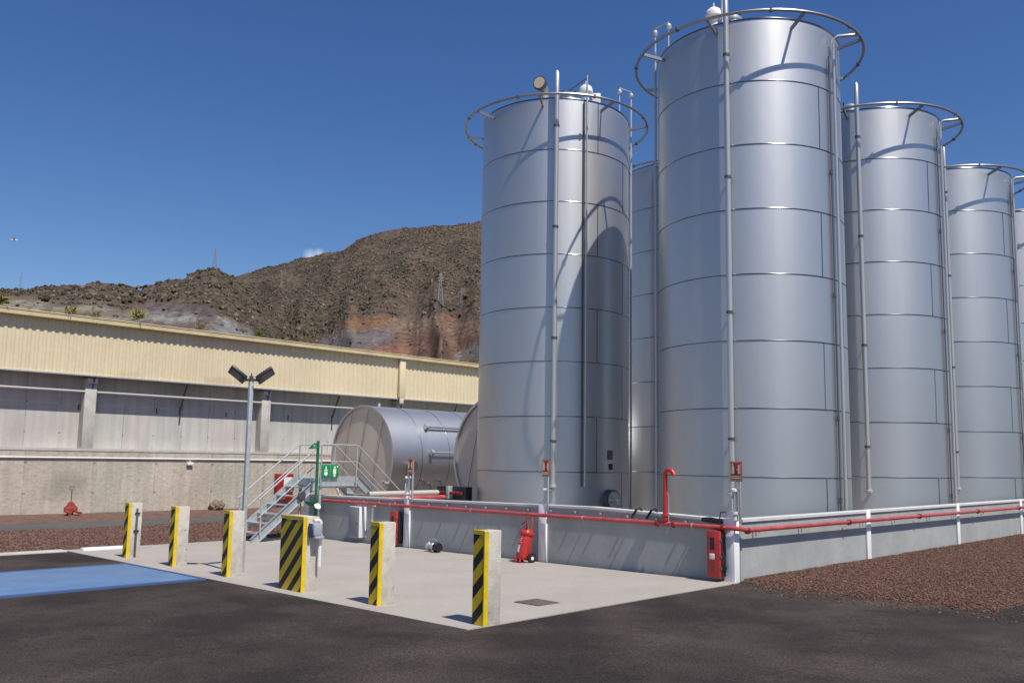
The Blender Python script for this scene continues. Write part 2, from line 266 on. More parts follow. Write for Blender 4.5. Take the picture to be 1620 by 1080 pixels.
# ------------------------------------------------------------------ mesh builder
class MB:
    def __init__(s, slope=False): s.v = []; s.f = []; s.mi = []; s.slope = slope; s.cur = 0
    def add(s, vs, fs):
        n = len(s.v); s.v += [tuple(x) for x in vs]; s.f += [tuple(i + n for i in f) for f in fs]; s.mi += [s.cur] * len(fs); return s
    def box(s, x0, x1, y0, y1, z0, z1, bev=0, M=None):
        if bev:
            bm = bmesh.new(); bmesh.ops.create_cube(bm, size=1)
            for v in bm.verts: v.co = Vector(((x0 + x1) / 2 + v.co.x * (x1 - x0), (y0 + y1) / 2 + v.co.y * (y1 - y0), (z0 + z1) / 2 + v.co.z * (z1 - z0)))
            bmesh.ops.bevel(bm, geom=bm.edges[:], offset=bev, segments=2, affect='EDGES', profile=.5)
            vs = [v.co.copy() for v in bm.verts]; fs = [[v.index for v in f.verts] for f in bm.faces]; bm.free()
        else:
            vs = [Vector((x, y, z)) for x in (x0, x1) for y in (y0, y1) for z in (z0, z1)]
            fs = [(0, 1, 3, 2), (4, 6, 7, 5), (0, 4, 5, 1), (2, 3, 7, 6), (0, 2, 6, 4), (1, 5, 7, 3)]
        if M: vs = [M @ v for v in vs]
        return s.add(vs, fs)
    def bar(s, p0, p1, w, h, bev=0):
        """rectangular bar from p0 to p1, w horizontal width, h vertical depth"""
        p0, p1 = Vector(p0), Vector(p1); d = p1 - p0; l = d.length; z = d.normalized()
        up = Vector((0, 0, 1)) if abs(z.z) < .99 else Vector((1, 0, 0))
        x = up.cross(z).normalized(); y = z.cross(x)
        M = Matrix(((x.x, y.x, z.x, p0.x), (x.y, y.y, z.y, p0.y), (x.z, y.z, z.z, p0.z), (0, 0, 0, 1)))
        return s.box(-w / 2, w / 2, -h / 2, h / 2, 0, l, bev, M)
    def tube(s, pts, r, n=12, cap=True, r2=None):
        pts = [Vector(p) for p in pts]; k = len(pts); rs = r if isinstance(r, (list, tuple)) else [r] * k
        vs = []; fs = []; prev = None
        for i, p in enumerate(pts):
            d = (pts[min(i + 1, k - 1)] - pts[max(i - 1, 0)])
            if d.length < 1e-9: d = Vector((0, 0, 1))
            d.normalize()
            if prev is None:
                ref = Vector((0, 0, 1)) if abs(d.z) < .9 else Vector((1, 0, 0))
                x = d.cross(ref).normalized()
            else:
                x = (prev - d * prev.dot(d)).normalized()
            prev = x; y = d.cross(x)
            for j in range(n):
                a = 2 * math.pi * j / n; vs.append(p + (x * math.cos(a) + y * math.sin(a)) * rs[i])
        for i in range(k - 1):
            for j in range(n):
                a, b2 = i * n + j, i * n + (j + 1) % n; fs.append((a, b2, b2 + n, a + n))
        if cap: fs.append(tuple(range(n - 1, -1, -1))); fs.append(tuple((k - 1) * n + j for j in range(n)))
        return s.add(vs, fs)
    def lathe(s, prof, n=24, o=(0, 0, 0), axis='z', cap=True):
        """prof: (radius, height) list"""
        o = Vector(o); vs = []; fs = []
        for r_, h in prof:
            for j in range(n):
                a = 2 * math.pi * j / n; c, q = r_ * math.cos(a), r_ * math.sin(a)
                vs.append(o + (Vector((c, q, h)) if axis == 'z' else Vector((h, c, q)) if axis == 'x' else Vector((q, h, c))))
        for i in range(len(prof) - 1):
            for j in range(n):
                a, b2 = i * n + j, i * n + (j + 1) % n; fs.append((a, b2, b2 + n, a + n))
        if cap: fs.append(tuple(range(n - 1, -1, -1))); fs.append(tuple((len(prof) - 1) * n + j for j in range(n)))
        return s.add(vs, fs)
    def ring(s, R, r, z, n=96, m=10, a0=0, a1=2 * math.pi):
        full = abs(a1 - a0 - 2 * math.pi) < 1e-6; k = n if full else n + 1; vs = []; fs = []
        for i in range(k):
            a = a0 + (a1 - a0) * i / n
            for j in range(m):
                t = 2 * math.pi * j / m; q = R + r * math.cos(t); vs.append((q * math.cos(a), q * math.sin(a), z + r * math.sin(t)))
        for i in range(n):
            for j in range(m):
                i2 = (i + 1) % k; fs.append((i * m + j, i2 * m + j, i2 * m + (j + 1) % m, i * m + (j + 1) % m))
        return s.add(vs, fs)
    def poly(s, pts, z0, z1):
        """prism from a convex polygon in plan"""
        n = len(pts); vs = [(x, y, z0) for x, y in pts] + [(x, y, z1) for x, y in pts]
        fs = [tuple(range(n - 1, -1, -1)), tuple(range(n, 2 * n))] + [(i, (i + 1) % n, (i + 1) % n + n, i + n) for i in range(n)]
        return s.add(vs, fs)
    def mesh(s, name, mats, smooth=35):
        me = bpy.data.meshes.new(name)
        vs = [(x, y, z + SU * x + SV * y) for x, y, z in s.v] if s.slope else s.v
        me.from_pydata(vs, [], s.f)
        mats = mats if isinstance(mats, (list, tuple)) else [mats]
        for q in mats: me.materials.append(q)
        if len(mats) > 1: me.polygons.foreach_set('material_index', s.mi)
        bm = bmesh.new(); bm.from_mesh(me); bmesh.ops.recalc_face_normals(bm, faces=bm.faces[:]); bm.to_mesh(me); bm.free()
        if smooth: me.shade_smooth(); me.set_sharp_from_angle(angle=math.radians(smooth))
        me.update(); return me
    def build(s, name, mats, parent=None, smooth=35):
        o = bpy.data.objects.new(name, s.mesh(name, mats, smooth)); sc.collection.objects.link(o)
        if parent: o.parent = parent
        return o
def tag(o, label=None, cat=None, group=None, kind=None):
    if label: o['label'] = label
    if cat: o['category'] = cat
    if group: o['group'] = group
    if kind: o['kind'] = kind
    return o
def thing(name, label, cat, loc, rz=None, group=None):
    o = bpy.data.objects.new(name, None); sc.collection.objects.link(o); o.empty_display_size = .3
    o.location = loc; o.rotation_euler.z = -TH if rz is None else rz
    return tag(o, label, cat, group)
def kids(o): return [c for c in bpy.data.objects if c.parent == o]
def copy_tree(o, parent=None):
    c = o.copy(); sc.collection.objects.link(c); c.parent = parent
    for ch in kids(o): copy_tree(ch, c)
    return c
def struct(name, mb, mats, loc, rz=None, smooth=35):
    o = mb.build(name, mats, None, smooth); o.location = loc; o.rotation_euler.z = -TH if rz is None else rz
    return tag(o, kind='structure')
def arc(c, r, a0, a1, n, ex, ez):
    """points on an arc in the plane spanned by ex, ez"""
    c = Vector(c); ex = Vector(ex); ez = Vector(ez)
    return [c + ex * (r * math.cos(a0 + (a1 - a0) * i / n)) + ez * (r * math.sin(a0 + (a1 - a0) * i / n)) for i in range(n + 1)]
PI = math.pi
O0 = W(0, 0, 0)

# ------------------------------------------------------------------ setting: ground, asphalt, pad, gravel
g = MB(True); g.box(-900, 900, -900, 900, -.6, -.03); struct('ground', g, m_earth, O0, smooth=0)
g = MB(True); g.box(-12.75, 60, -70, 0, -.3, 0); g.box(0, 60, 0, 70, -.3, -.001); struct('asphalt', g, m_asph, O0, smooth=0)
g = MB(True)
g.poly([(-12.95, -6.0), (.17, -5.98), (.10, -.02), (-13.0, -.02)], -.25, .012)
struct('pavement', g, m_pad, O0, smooth=0)
g = MB(True); g.box(-13.3, .0, .0, 34, -.3, .01); g.box(0, 60, 0, 1, -.3, -.2); struct('bund_floor', g, m_pad, W(0, .1, 0) , smooth=0)
g = MB(True); g.box(-12.95, -12.55, -40, -6.02, -.25, .03, .01); struct('kerb', g, m_kerb, O0)
g = MB(True); g.box(-23.1, -19.7, -45, 45, -.2, .018); struct('road', g, m_road, O0, smooth=0)

def heightsheet(name, u0_, u1_, v0_, v1_, nu, nv, f, mt, kind='structure'):
    vs = []; fs = []
    for i in range(nu + 1):
        for j in range(nv + 1):
            u = u0_ + (u1_ - u0_) * i / nu; v = v0_ + (v1_ - v0_) * j / nv
            vs.append((u, v, f(u, v)))
    for i in range(nu):
        for j in range(nv):
            a = i * (nv + 1) + j; fs.append((a, a + nv + 1, a + nv + 2, a + 1))
    g = MB(True); g.add(vs, fs); o = g.build(name, mt, None, 60); o.location = O0; o.rotation_euler.z = -TH
    return tag(o, kind=kind)
def gl(u, v):   # gravel left of the pad
    e = min(1, max(0, (-13.0 - u) / .35)); n = noise.noise(Vector((u * 1.3, v * 1.3, 0)))
    w_ = min(abs(u + 19.7), abs(u + 23.1)); inside = -23.1 < u < -19.7
    return (.005 if inside else .02) + e * (.03 + .03 * n) * (0 if inside else min(1, w_ / .3 + .2))
heightsheet('gravel_bed', -28.4, -13.0, -45, 45, 150, 600, gl, m_gravf)
def edge_r(v): return -.22 + .05 * noise.noise(Vector((v * 2, 3, 0)))
def gr(u, v):
    # bed of stones against the right-hand wall, ragged along its near edge
    n = noise.noise(Vector((u * 2.2, v * 2.2, 5))) * .5 + noise.noise(Vector((u * 7, v * 7, 2))) * .3
    e0 = min(1, max(0, (v + .24 + .10 * noise.noise(Vector((u * 3, 1, 0)))) / .35))
    e1 = min(1, max(0, (4.05 + .12 * noise.noise(Vector((v * 1.5, 9, 0))) - u) / .3))
    e2 = min(1, max(0, (u - .28 - .0 * v + (1 if v > .25 else 0)) / .25))
    e = min(e0, e1, e2)
    return -.03 + e * (.075 + .035 * n)
heightsheet('gravel_bank', .03, 4.3, -.4, 26, 90, 520, gr, m_grav)
# loose lava stones scattered over both beds
def stones(name, pts, mt, r0_, r1_, kind='stuff'):
    ico = bmesh.new(); bmesh.ops.create_icosphere(ico, subdivisions=1, radius=1)
    iv = [v.co.copy() for v in ico.verts]; fi = [[v.index for v in f.verts] for f in ico.faces]; ico.free()
    vs = []; fs = []; tint = []
    for p in pts:
        r = r0_ + (r1_ - r0_) * random.random() ** (2.5 if name == 'scrub' else 1); sx, sy, sz = (random.uniform(.7, 1.25) for _ in range(3)); a = random.uniform(0, 6.3); ca, sa = math.cos(a), math.sin(a); n = len(vs)
        t = random.random()
        for v in iv:
            k = r * random.uniform(.8, 1.15); x, y, z = v.x * sx * k, v.y * sy * k, v.z * sz * k * .8
            vs.append((p[0] + x * ca - y * sa, p[1] + x * sa + y * ca, p[2] + z)); tint.append(t)
        fs += [tuple(i + n for i in f) for f in fi]
    me = bpy.data.meshes.new(name); me.from_pydata(vs, [], fs); me.materials.append(mt)
    at = me.attributes.new('tint', 'FLOAT', 'POINT'); at.data.foreach_set('value', tint)
    o = bpy.data.objects.new(name, me); sc.collection.objects.link(o); return tag(o, kind=kind)
pts = []
while len(pts) < 26000:
    v = -.3 + 15 * random.random() ** 1.5; u = random.uniform(.1, 4.12)
    h = gr(u, v)
    if h < .0 and random.random() < .93: continue
    p = W(u, v, max(h, 0.0) + .004); pts.append(p)
for _ in range(500):
    v = random.uniform(-.9, -.2) if random.random() < .7 else random.uniform(-.2, 3); u = random.uniform(.4, 4.4) if v < -.2 else random.uniform(4.1, 4.8)
    pts.append(W(u, v, .004))
tag(stones('lava_stones', pts, m_stone, .008, .021), 'reddish brown lava gravel banked against the right hand wall', 'gravel')
pts = []
while len(pts) < 15000:
    u = -13.05 - 6.6 * random.random() ** 1.2; v = random.uniform(-9, 9)
    pts.append(W(u, v, gl(u, v) + .005))
tag(stones('lava_stones', pts, m_stone, .012, .028), 'reddish brown lava gravel between the pad and the narrow back road', 'gravel')

# ------------------------------------------------------------------ hills
def az_el(px, py):
    d = cF + cR * ((px - 810) / FPX) - cU * ((py - Y0) / FPX); return math.atan2(d.x, d.y), d.z / math.hypot(d.x, d.y)
def prof(pts):
    q = [az_el(*p) for p in pts]
    def f(a):
        if a <= q[0][0]: return q[0][1]
        for (a0, e0), (a1, e1) in zip(q, q[1:]):
            if a <= a1:
                t = (a - a0) / (a1 - a0); return e0 + (e1 - e0) * t
        return q[-1][1]
    return f
pA = prof([(-900, 560), (-500, 470), (-150, 452), (0, 447), (40, 449), (75, 440), (150, 436), (190, 440), (222, 443), (270, 434), (310, 421), (340, 414), (360, 423), (378, 433), (420, 470), (470, 520), (560, 600), (700, 690)])
pB = prof([(-300, 640), (0, 560), (250, 470), (340, 440), (385, 429), (420, 417), (490, 403), (540, 391), (565, 377), (590, 365), (640, 357), (700, 353), (760, 347), (900, 335), (1100, 350), (1300, 400), (1600, 480), (2000, 560), (2600, 700)])
RA, RB = 330.0, 620.0
def fbm(x, y, z=0, o=5): return noise.fractal(Vector((x, y, z)), .9, 2.1, o)
def hillz(a, r):
    base = GX * math.sin(a) * r + GY * math.cos(a) * r if r < 200 else GX * math.sin(a) * 200 + GY * math.cos(a) * 200
    x, y = math.sin(a) * r, math.cos(a) * r
    hA = pA(a) * RA + 1.8; tA = (r - 95) / (RA - 95)
    zA = hA * (max(0, tA) ** 1.15 if tA < 1 else 1 - (tA - 1) * .9)
    if tA < 0: zA = hA * tA * .3
    hB = pB(a) * RB + 1.8; tB = (r - 130) / (RB - 130)
    zB = hB * (max(0, tB) ** 1.25 if tB < 1 else 1 - (tB - 1) * .8)
    if tB < 0: zB = hB * tB * .3
    k = min(1, max(0, (r - 100) / 120))
    gul = (1 - abs(noise.noise(Vector((a * 22 + .6 * noise.noise(Vector((r / 90, a * 8, 0))), r / 400, 1))))) - .75
    nA = min(1, max(0, abs(1 - tA) * 3)); nB = min(1, max(0, abs(1 - tB) * 3))
    zA += k * (fbm(x / 60, y / 60, 0) * 3.0 * (.2 + .8 * nA) + fbm(x / 9, y / 9, 3, 3) * .7)
    zB += k * (fbm(x / 110, y / 110, 4) * 7 * (.12 + .88 * nB) + gul * 26 * nB + fbm(x / 13, y / 13, 6, 3) * 1.5)
    # cut terraces low on the slope
    z = max(zA, zB)
    st = 6 if z < 75 else 1e9
    if st < 100 and r > 150:
        q = z / st; fq = q - math.floor(q); s = math.floor(q) + (fq ** 3 if fq < .5 else fq)
        c = min(1, max(0, (noise.noise(Vector((x / 70, y / 70, 8))) + .15) * 4)); z = z + (s * st - z) * .8 * c
    return z + base
# worked ground low on the slopes: where scrub gives way to bare rock and soil
def pxy(a, e):
    d = Vector((math.sin(a), math.cos(a), e)); k = d.dot(cF); return 810 + FPX * d.dot(cR) / k, Y0 - FPX * d.dot(cU) / k
LIM = [(-400, .160), (0, .162), (150, .158), (195, .154), (240, .170), (330, .168), (385, .146), (430, .124), (462, .105), (505, .135), (560, .163), (620, .165), (700, .173), (770, .16), (1000, .15), (1600, .15)]
FEAT = [(305, 487, 85, 17, (.125, .100, .100)), (300, 466, 75, 5, (.27, .235, .215)), (285, 508, 150, 7, (.25, .24, .215)), (70, 486, 130, 11, (.235, .215, .17)), (250, 520, 120, 11, (.155, .115, .105)),
        (390, 528, 70, 18, (.20, .195, .19)), (575, 505, 48, 15, (.21, .118, .07)), (520, 530, 30, 9, (.24, .15, .08)), (570, 540, 62, 17, (.145, .13, .13)), (655, 510, 40, 14, (.20, .145, .105)),
        (715, 500, 40, 14, (.19, .11, .08)), (700, 545, 90, 22, (.165, .10, .078)), (760, 560, 30, 12, (.2, .19, .18)), (660, 493, 60, 4, (.24, .21, .19)), (600, 489, 40, 4, (.25, .23, .21)), (610, 558, 50, 12, (.22, .12, .09))]
def zonef(a, e, x, y):
    px, py = pxy(a, e)
    for (p0, l0), (p1, l1) in zip(LIM, LIM[1:]):
        if px <= p1: break
    lim = l0 + (l1 - l0) * min(1, max(0, (px - p0) / (p1 - p0))) + .006 * noise.noise(Vector((x / 14, y / 14, 1)))
    zn = min(1, max(0, (lim - e) / .006)); col = [.17, .125, .10]
    if zn > 0:
        wx = px + 14 * noise.noise(Vector((x / 20, y / 20, 4))); wy = py + 6 * noise.noise(Vector((x / 16, y / 16, 7)))
        for fx_, fy_, rx, ry, c in FEAT:
            d = math.hypot((wx - fx_) / rx, (wy - fy_) / ry); k = min(1, max(0, (1.15 - d) / .3)); col = [q + (c[i] - q) * k for i, q in enumerate(col)]
    return zn, col
vs = []; fs = []; zone = []; soilc = []
azs = [math.radians(-75 + i * .5) for i in range(86)] + [math.radians(-32 + i * .14) for i in range(1, 250)] + [math.radians(3 + i * .8) for i in range(1, 60)]
rs = [88 + i * 4 for i in range(15)] + [150 + i * 3.4 for i in range(150)] + [665 + i * 40 for i in range(8)]
for a in azs:
    for r in rs:
        z = hillz(a, r); x, y = math.sin(a) * r, math.cos(a) * r; vs.append((x, y, z))
        e = (z - 1.8) / r
        zn, cl = zonef(a, e, x, y); zone.append(zn); soilc += [*cl, 1]
nr = len(rs)
for i in range(len(azs) - 1):
    for j in range(nr - 1):
        q = i * nr + j; fs.append((q, q + 1, q + nr + 1, q + nr))
me = bpy.data.meshes.new('hills'); me.from_pydata(vs, [], fs)
at = me.attributes.new('zone', 'FLOAT', 'POINT'); at.data.foreach_set('value', zone); at = me.attributes.new('soil', 'FLOAT_COLOR', 'POINT'); at.data.foreach_set('color', soilc); me.shade_smooth()
m_hill = bpy.data.materials.new('hillside'); m_hill.use_nodes = True; N, L, b = nodes(m_hill); b.inputs['Roughness'].default_value = .95; b.inputs['Specular IOR Level'].default_value = .1
co = N.new('ShaderNodeTexCoord')
def nz_(sc_, det=6, st=(1, 1, 1), rough=.6):
    mp = N.new('ShaderNodeMapping'); mp.inputs['Scale'].default_value = st; L.new(co.outputs['Object'], mp.inputs[0])
    n = N.new('ShaderNodeTexNoise'); n.inputs['Scale'].default_value = sc_; n.inputs['Detail'].default_value = det; n.inputs['Roughness'].default_value = rough
    L.new(mp.outputs[0], n.inputs['Vector']); return n.outputs[0]
def ramp(src, stops):
    r = N.new('ShaderNodeValToRGB'); L.new(src, r.inputs[0]); e = r.color_ramp.elements
    while len(e) < len(stops): e.new(.5)
    for k, (p, c) in enumerate(stops): e[k].position = p; e[k].color = (*c, 1)
    return r.outputs[0]
def mixc(f, a, b_, mode='MIX'):
    x = N.new('ShaderNodeMix'); x.data_type = 'RGBA'; x.blend_type = mode
    if hasattr(f, 'name'): L.new(f, x.inputs[0])
    else: x.inputs[0].default_value = f
    L.new(a, x.inputs[6]); L.new(b_, x.inputs[7]); return x.outputs[2]
scr = ramp(nz_(.018, 6), [(.33, (.04, .041, .036)), (.43, (.095, .074, .057)), (.55, (.106, .082, .063)), (.68, (.078, .072, .046))])
spk = ramp(nz_(.42, 8, rough=.75), [(.36, (.45, .45, .45)), (.5, (1, 1, 1)), (.62, (1.7, 1.6, 1.45))])
scrub = mixc(.95, scr, spk, 'MULTIPLY')
sa_ = N.new('ShaderNodeAttribute'); sa_.attribute_name = 'soil'; soil = sa_.outputs['Color']
sspk = ramp(nz_(.35, 8, (1, 1, 3), .7), [(.38, (.55, .55, .56)), (.5, (1, 1, 1)), (.66, (1.5, 1.5, 1.5))])
quarry = mixc(.9, soil, sspk, 'MULTIPLY')
az_ = N.new('ShaderNodeAttribute'); az_.attribute_name = 'zone'
L.new(mixc(az_.outputs['Fac'], scrub, quarry), b.inputs['Base Color'])
bp = N.new('ShaderNodeBump'); bp.inputs['Strength'].default_value = 1; bp.inputs['Distance'].default_value = 1.6
L.new(nz_(.3, 8, rough=.7), bp.inputs['Height']); L.new(bp.outputs[0], b.inputs['Normal'])
me.materials.append(m_hill); o = bpy.data.objects.new('hills', me); sc.collection.objects.link(o); tag(o, kind='structure')
pts = []; tries = 0
while len(pts) < 19000 and tries < 120000:
    tries += 1
    a = math.radians(random.uniform(-33, .5)); r = math.sqrt(random.uniform(150 ** 2, 630 ** 2)); z = hillz(a, r); e = (z - 1.8) / r
    if e < .1 or (r > RA + 15 and a < math.radians(-17)): continue
    if zonef(a, e, math.sin(a) * r, math.cos(a) * r)[0] > .3 and random.random() < .93: continue
    x, y = math.sin(a) * r, math.cos(a) * r
    if noise.noise(Vector((x / 25, y / 25, 11))) < -.25: continue
    pts.append((x, y, z + .1))
tag(stones('scrub', pts, m_scrub, .22, .95), 'low pale and dark scrub bushes dotted over the brown hillside', 'scrub')

# lattice pylons standing on the slopes
def pylon(az, r, H, rad, label):
    z = hillz(az, r); t = thing('pylon', label, 'pylon', (math.sin(az) * r, math.cos(az) * r, z - .5), random.uniform(0, .6), 'electricity pylons on the hills')
    g = MB(); b0 = H * .085; tp = H * .016
    def P(sx, sy, k): w_ = b0 + (tp - b0) * min(1, k / .8) if k < .8 else tp; return (sx * w_, sy * w_, H * k)
    for sx in (-1, 1):
        for sy in (-1, 1): g.tube([P(sx, sy, 0), P(sx, sy, .8), P(sx, sy, 1)], rad, 5)
    ks = [0, .2, .38, .53, .66, .77, .86, .95]
    for k0, k1 in zip(ks, ks[1:]):
        for s1, s2 in (((-1, -1), (1, -1)), ((1, -1), (1, 1)), ((1, 1), (-1, 1)), ((-1, 1), (-1, -1))):
            g.tube([P(*s1, k0), P(*s2, k1)], rad * .6, 4); g.tube([P(*s2, k0), P(*s1, k1)], rad * .6, 4)
    g.build('lattice_mast', m_pyl, t)
    for k, l in ((.74, .065), (.83, .085), (.92, .06)):
        a_ = MB(); a_.tube([(-H * l, 0, H * k), (H * l, 0, H * k)], rad * .8, 5); a_.tube([(-H * l, 0, H * k), (0, 0, H * (k + .025)), (H * l, 0, H * k)], rad * .6, 4)
        a_.build('cross_arm', m_pyl, t)
m_pyl = mat('pylon_steel', (.30, .31, .33), .5, .3)
for px, py, r, H, rad, lb in ((696, 486, 400, 16, .16, 'tallest lattice pylon low on the slope left of the tanks'), (340, 416, 326, 9.0, .07, 'thin lattice pylon on the small peak'),
                              (33, 449, 326, 7.0, .035, 'faint pylon on the ridge at the far left'), (445, 455, 440, 7.5, .06, 'small pylon halfway up the slope right of the small peak'), (729, 487, 420, 9.5, .07, 'short thin mast nearest the first tank on the hillside')):
    az, e = az_el(px, py)
    best = min((abs((hillz(az, q) - 1.8) / q - e), q) for q in [150 + 4 * i for i in range(120)]) if r > 330 else (0, r)
    pylon(az, best[1] if best[0] < .01 else r, H * (best[1] if best[0] < .01 else r) / r, rad * .8, lb)

# ------------------------------------------------------------------ warehouse behind
BU = -28.25
t = thing('warehouse', 'long warehouse with cream corrugated cladding over a cast concrete wall', 'warehouse', W(BU, 0, 0))
V0, V1 = -14, 46
def up_(g): g.v = [(x - .45, y, z + .055) for x, y, z in g.v]; return g
g = MB(True); g.box(-.6, 0, V0, V1, -.4, 2.42); g.build('lower_wall', m_lwall, t, 0)
g = MB(True); g.box(-.6, .02, V0, V1, 2.425, 2.528); g.build('ledge', m_kerb, t, 0)
g = MB(True); g.box(-.5, -.001, V0, V1, 2.475, 5.6); up_(g).build('upper_wall', m_uwall, t, 0)
vc = [-8.0, -.32, 7.3, 14.9, 22.5, 30.1]
for v in vc:
    g = MB(True); g.box(0.0, .46, v - .22, v + .22, 2.475, 5.0, .01); g.box(.0, .56, v - .20, v + .20, 5.003, 5.2, .01)
    c = up_(g).build('column', m_kerb, t)
    g = MB(True); g.bar((.32, v + .05, 4.5), (.62, v + .05, 5.25), .05, .05); up_(g).build('strut', m_dull, c)
for v in [3.5, 11.1, 18.7, -4.2]:
    g = MB(True); g.bar((.02, v, 3.6), (.02, v, 4.3), .05, .05); g.bar((.05, v, 4.2), (.6, v, 5.28), .06, .05); up_(g).build('strut', m_dull, t)
k = V0 + 1.0
while k < 24:
    g = MB(True); g.bar((.02, k, 3.98), (.02, k, 4.2), .04, .03); up_(g).build('rod', m_dull, t); k += 3.1
# corrugated cladding as real ribs, leaning out over the wall
vs = []; fs = []; v = V0; pitch = .27; prof_ = [(0, 0), (.11, 0), (.14, .03), (.24, .03)]; col = []
while v < V1:
    for dy, dx in prof_: col.append((.69 + dx, v + dy))
    v += pitch
for x, y in col: vs += [(x - .03, y, 5.32), (x, y, 7.42)]
for i in range(len(col) - 1): fs.append((2 * i, 2 * i + 2, 2 * i + 3, 2 * i + 1))
g = MB(True); g.add(vs, fs); up_(g).build('cladding', m_clad, t, 0)
g = MB(True); g.box(0, .655, V0, V1, 5.33, 7.3); up_(g).build('backing', m_dull, t, 0)
g = MB(True); g.box(.66, .745, V0, V1, 5.26, 5.318, .004); up_(g).build('drip_edge', m_galv, t, 0)
g = MB(True); g.box(.60, .98, V0, V1, 7.43, 7.50, .01); g.box(.93, .985, V0, V1, 7.32, 7.428, .01); g.box(.86, 1.0, V0, V1, 7.503, 7.545, .01); up_(g).build('gutter', m_gut, t)
g = MB(True); g.add([(-22, V0, 9.0), (-22, V1, 9.0), (.6, V1, 7.47), (.6, V0, 7.47), (-22, V0, 8.8), (-22, V1, 8.8), (.6, V1, 7.3), (.6, V0, 7.3)], [(0, 1, 2, 3), (4, 5, 6, 7), (0, 4, 5, 1), (0, 3, 7, 4), (1, 2, 6, 5)]); up_(g).build('roof', m_roof, t, 0)
g = MB(True); g.box(.74, .90, 14.5, 14.86, 5.35, 7.32, .02); g.box(.76, .88, 14.56, 14.8, 5.05, 5.349, .02); up_(g).build('downspout', m_clad, t)
g = MB(True)
for y0_, y1_ in zip([V0] + [c + .23 for c in vc], [c - .23 for c in vc] + [V1]):
    if y1_ > y0_: g.tube([(.43, y0_, 4.68), (.43, y1_, 4.68)], .045, 10)
up_(g).build('water_pipe', m_pipew, t)
g = MB(True); g.tube([(.045, V0, 2.16), (.045, V1, 2.16)], .03, 8); g.build('conduit', m_white, t)
# emergency light box on the wall
t = thing('junction_box', 'small white box fixed to the rough wall under the thin conduit', 'box', W(BU + .0, 3.85, 1.96))
g = MB(); g.box(.0, .12, -.13, .13, -.05, .07, .01); g.build('housing', m_white, t); g = MB(); g.box(.0, .06, -.05, .05, .075, .15, .01); g.build('bracket', m_galv, t)
# red cabinet against the wall, seen through the stairs
t = thing('hose_cabinet', 'red cabinet with a white label on the far wall behind the stairs', 'fire cabinet', W(BU + .01, 8.3, .35))
g = MB(); g.box(0, .25, -.42, .42, 0, 1.2, .015); g.build('body', m_signred, t); g = MB(); g.box(.253, .262, -.08, .36, .42, 1.05); g.build('label', m_white, t)
# rock and pallet truck by the wall
ic = bmesh.new(); bmesh.ops.create_icosphere(ic, subdivisions=4, radius=1)
for v in ic.verts:
    n = noise.noise(v.co * 2.1) * .25 + noise.noise(v.co * 6) * .1; v.co *= (1 + n); v.co.z *= .62; v.co.y *= 1.0; v.co.x *= .7
me = bpy.data.meshes.new('boulder'); ic.to_mesh(me); ic.free(); me.shade_smooth(); me.materials.append(mat('bundle', (.23, .19, .14), .95, 0, col2=(.09, .07, .05), vscale=5, bump=1, bscale=8, lo=.45, hi=.6))
o = bpy.data.objects.new('boulder', me); sc.collection.objects.link(o); o.scale = (.42, .42, .42); o.location = W(-27.3, 4.7, .2); tag(o, 'rounded brownish boulder lying at the foot of the far wall', 'boulder')
t = thing('pallet_truck', 'small red hand pallet truck standing upright handle by the far wall', 'pallet truck', W(-27.0, -1.15, .03), -.95); t.scale = (.85, .85, .9)
m_ptr = mat('truck_red', (.28, .045, .03), .5, 0, var=.3, vscale=9)
for s_ in (-1, 1):
    g = MB(); g.box(-.1, 1.0, s_ * .19 - .08, s_ * .19 + .08, .13, .19, .01); g.box(.85, .99, s_ * .19 - .05, s_ * .19 + .05, .02, .13, .01); g.build('fork', m_ptr, t)
    g = MB(); g.lathe([(.07, -.03), (.09, -.02), (.09, .02), (.07, .03)], 14, (-.22, s_ * .09, .09), 'y'); g.build('wheel', m_dark, t)
g = MB(); g.box(-.2, -.08, -.27, .27, .12, .34, .02); g.add([(-.2, -.22, .34), (-.2, .22, .34), (-.1, .22, .34), (-.1, -.22, .34), (-.19, -.07, .55), (-.19, .07, .55), (-.12, .07, .55), (-.12, -.07, .55)], [(0, 1, 5, 4), (1, 2, 6, 5), (2, 3, 7, 6), (3, 0, 4, 7), (4, 5, 6, 7)])
g.tube([(-.2, 0, .1), (-.2, 0, .48)], .06, 12); g.build('pump_body', m_ptr, t)
g = MB(); g.tube([(-.2, 0, .35), (-.16, 0, 1.05)], .02, 8); g.tube([(-.16, -.08, 1.05), (-.15, -.09, 1.18), (-.15, .09, 1.18), (-.16, .08, 1.05), (-.16, -.08, 1.05)], .013, 6); g.build('handle', m_dull, t)

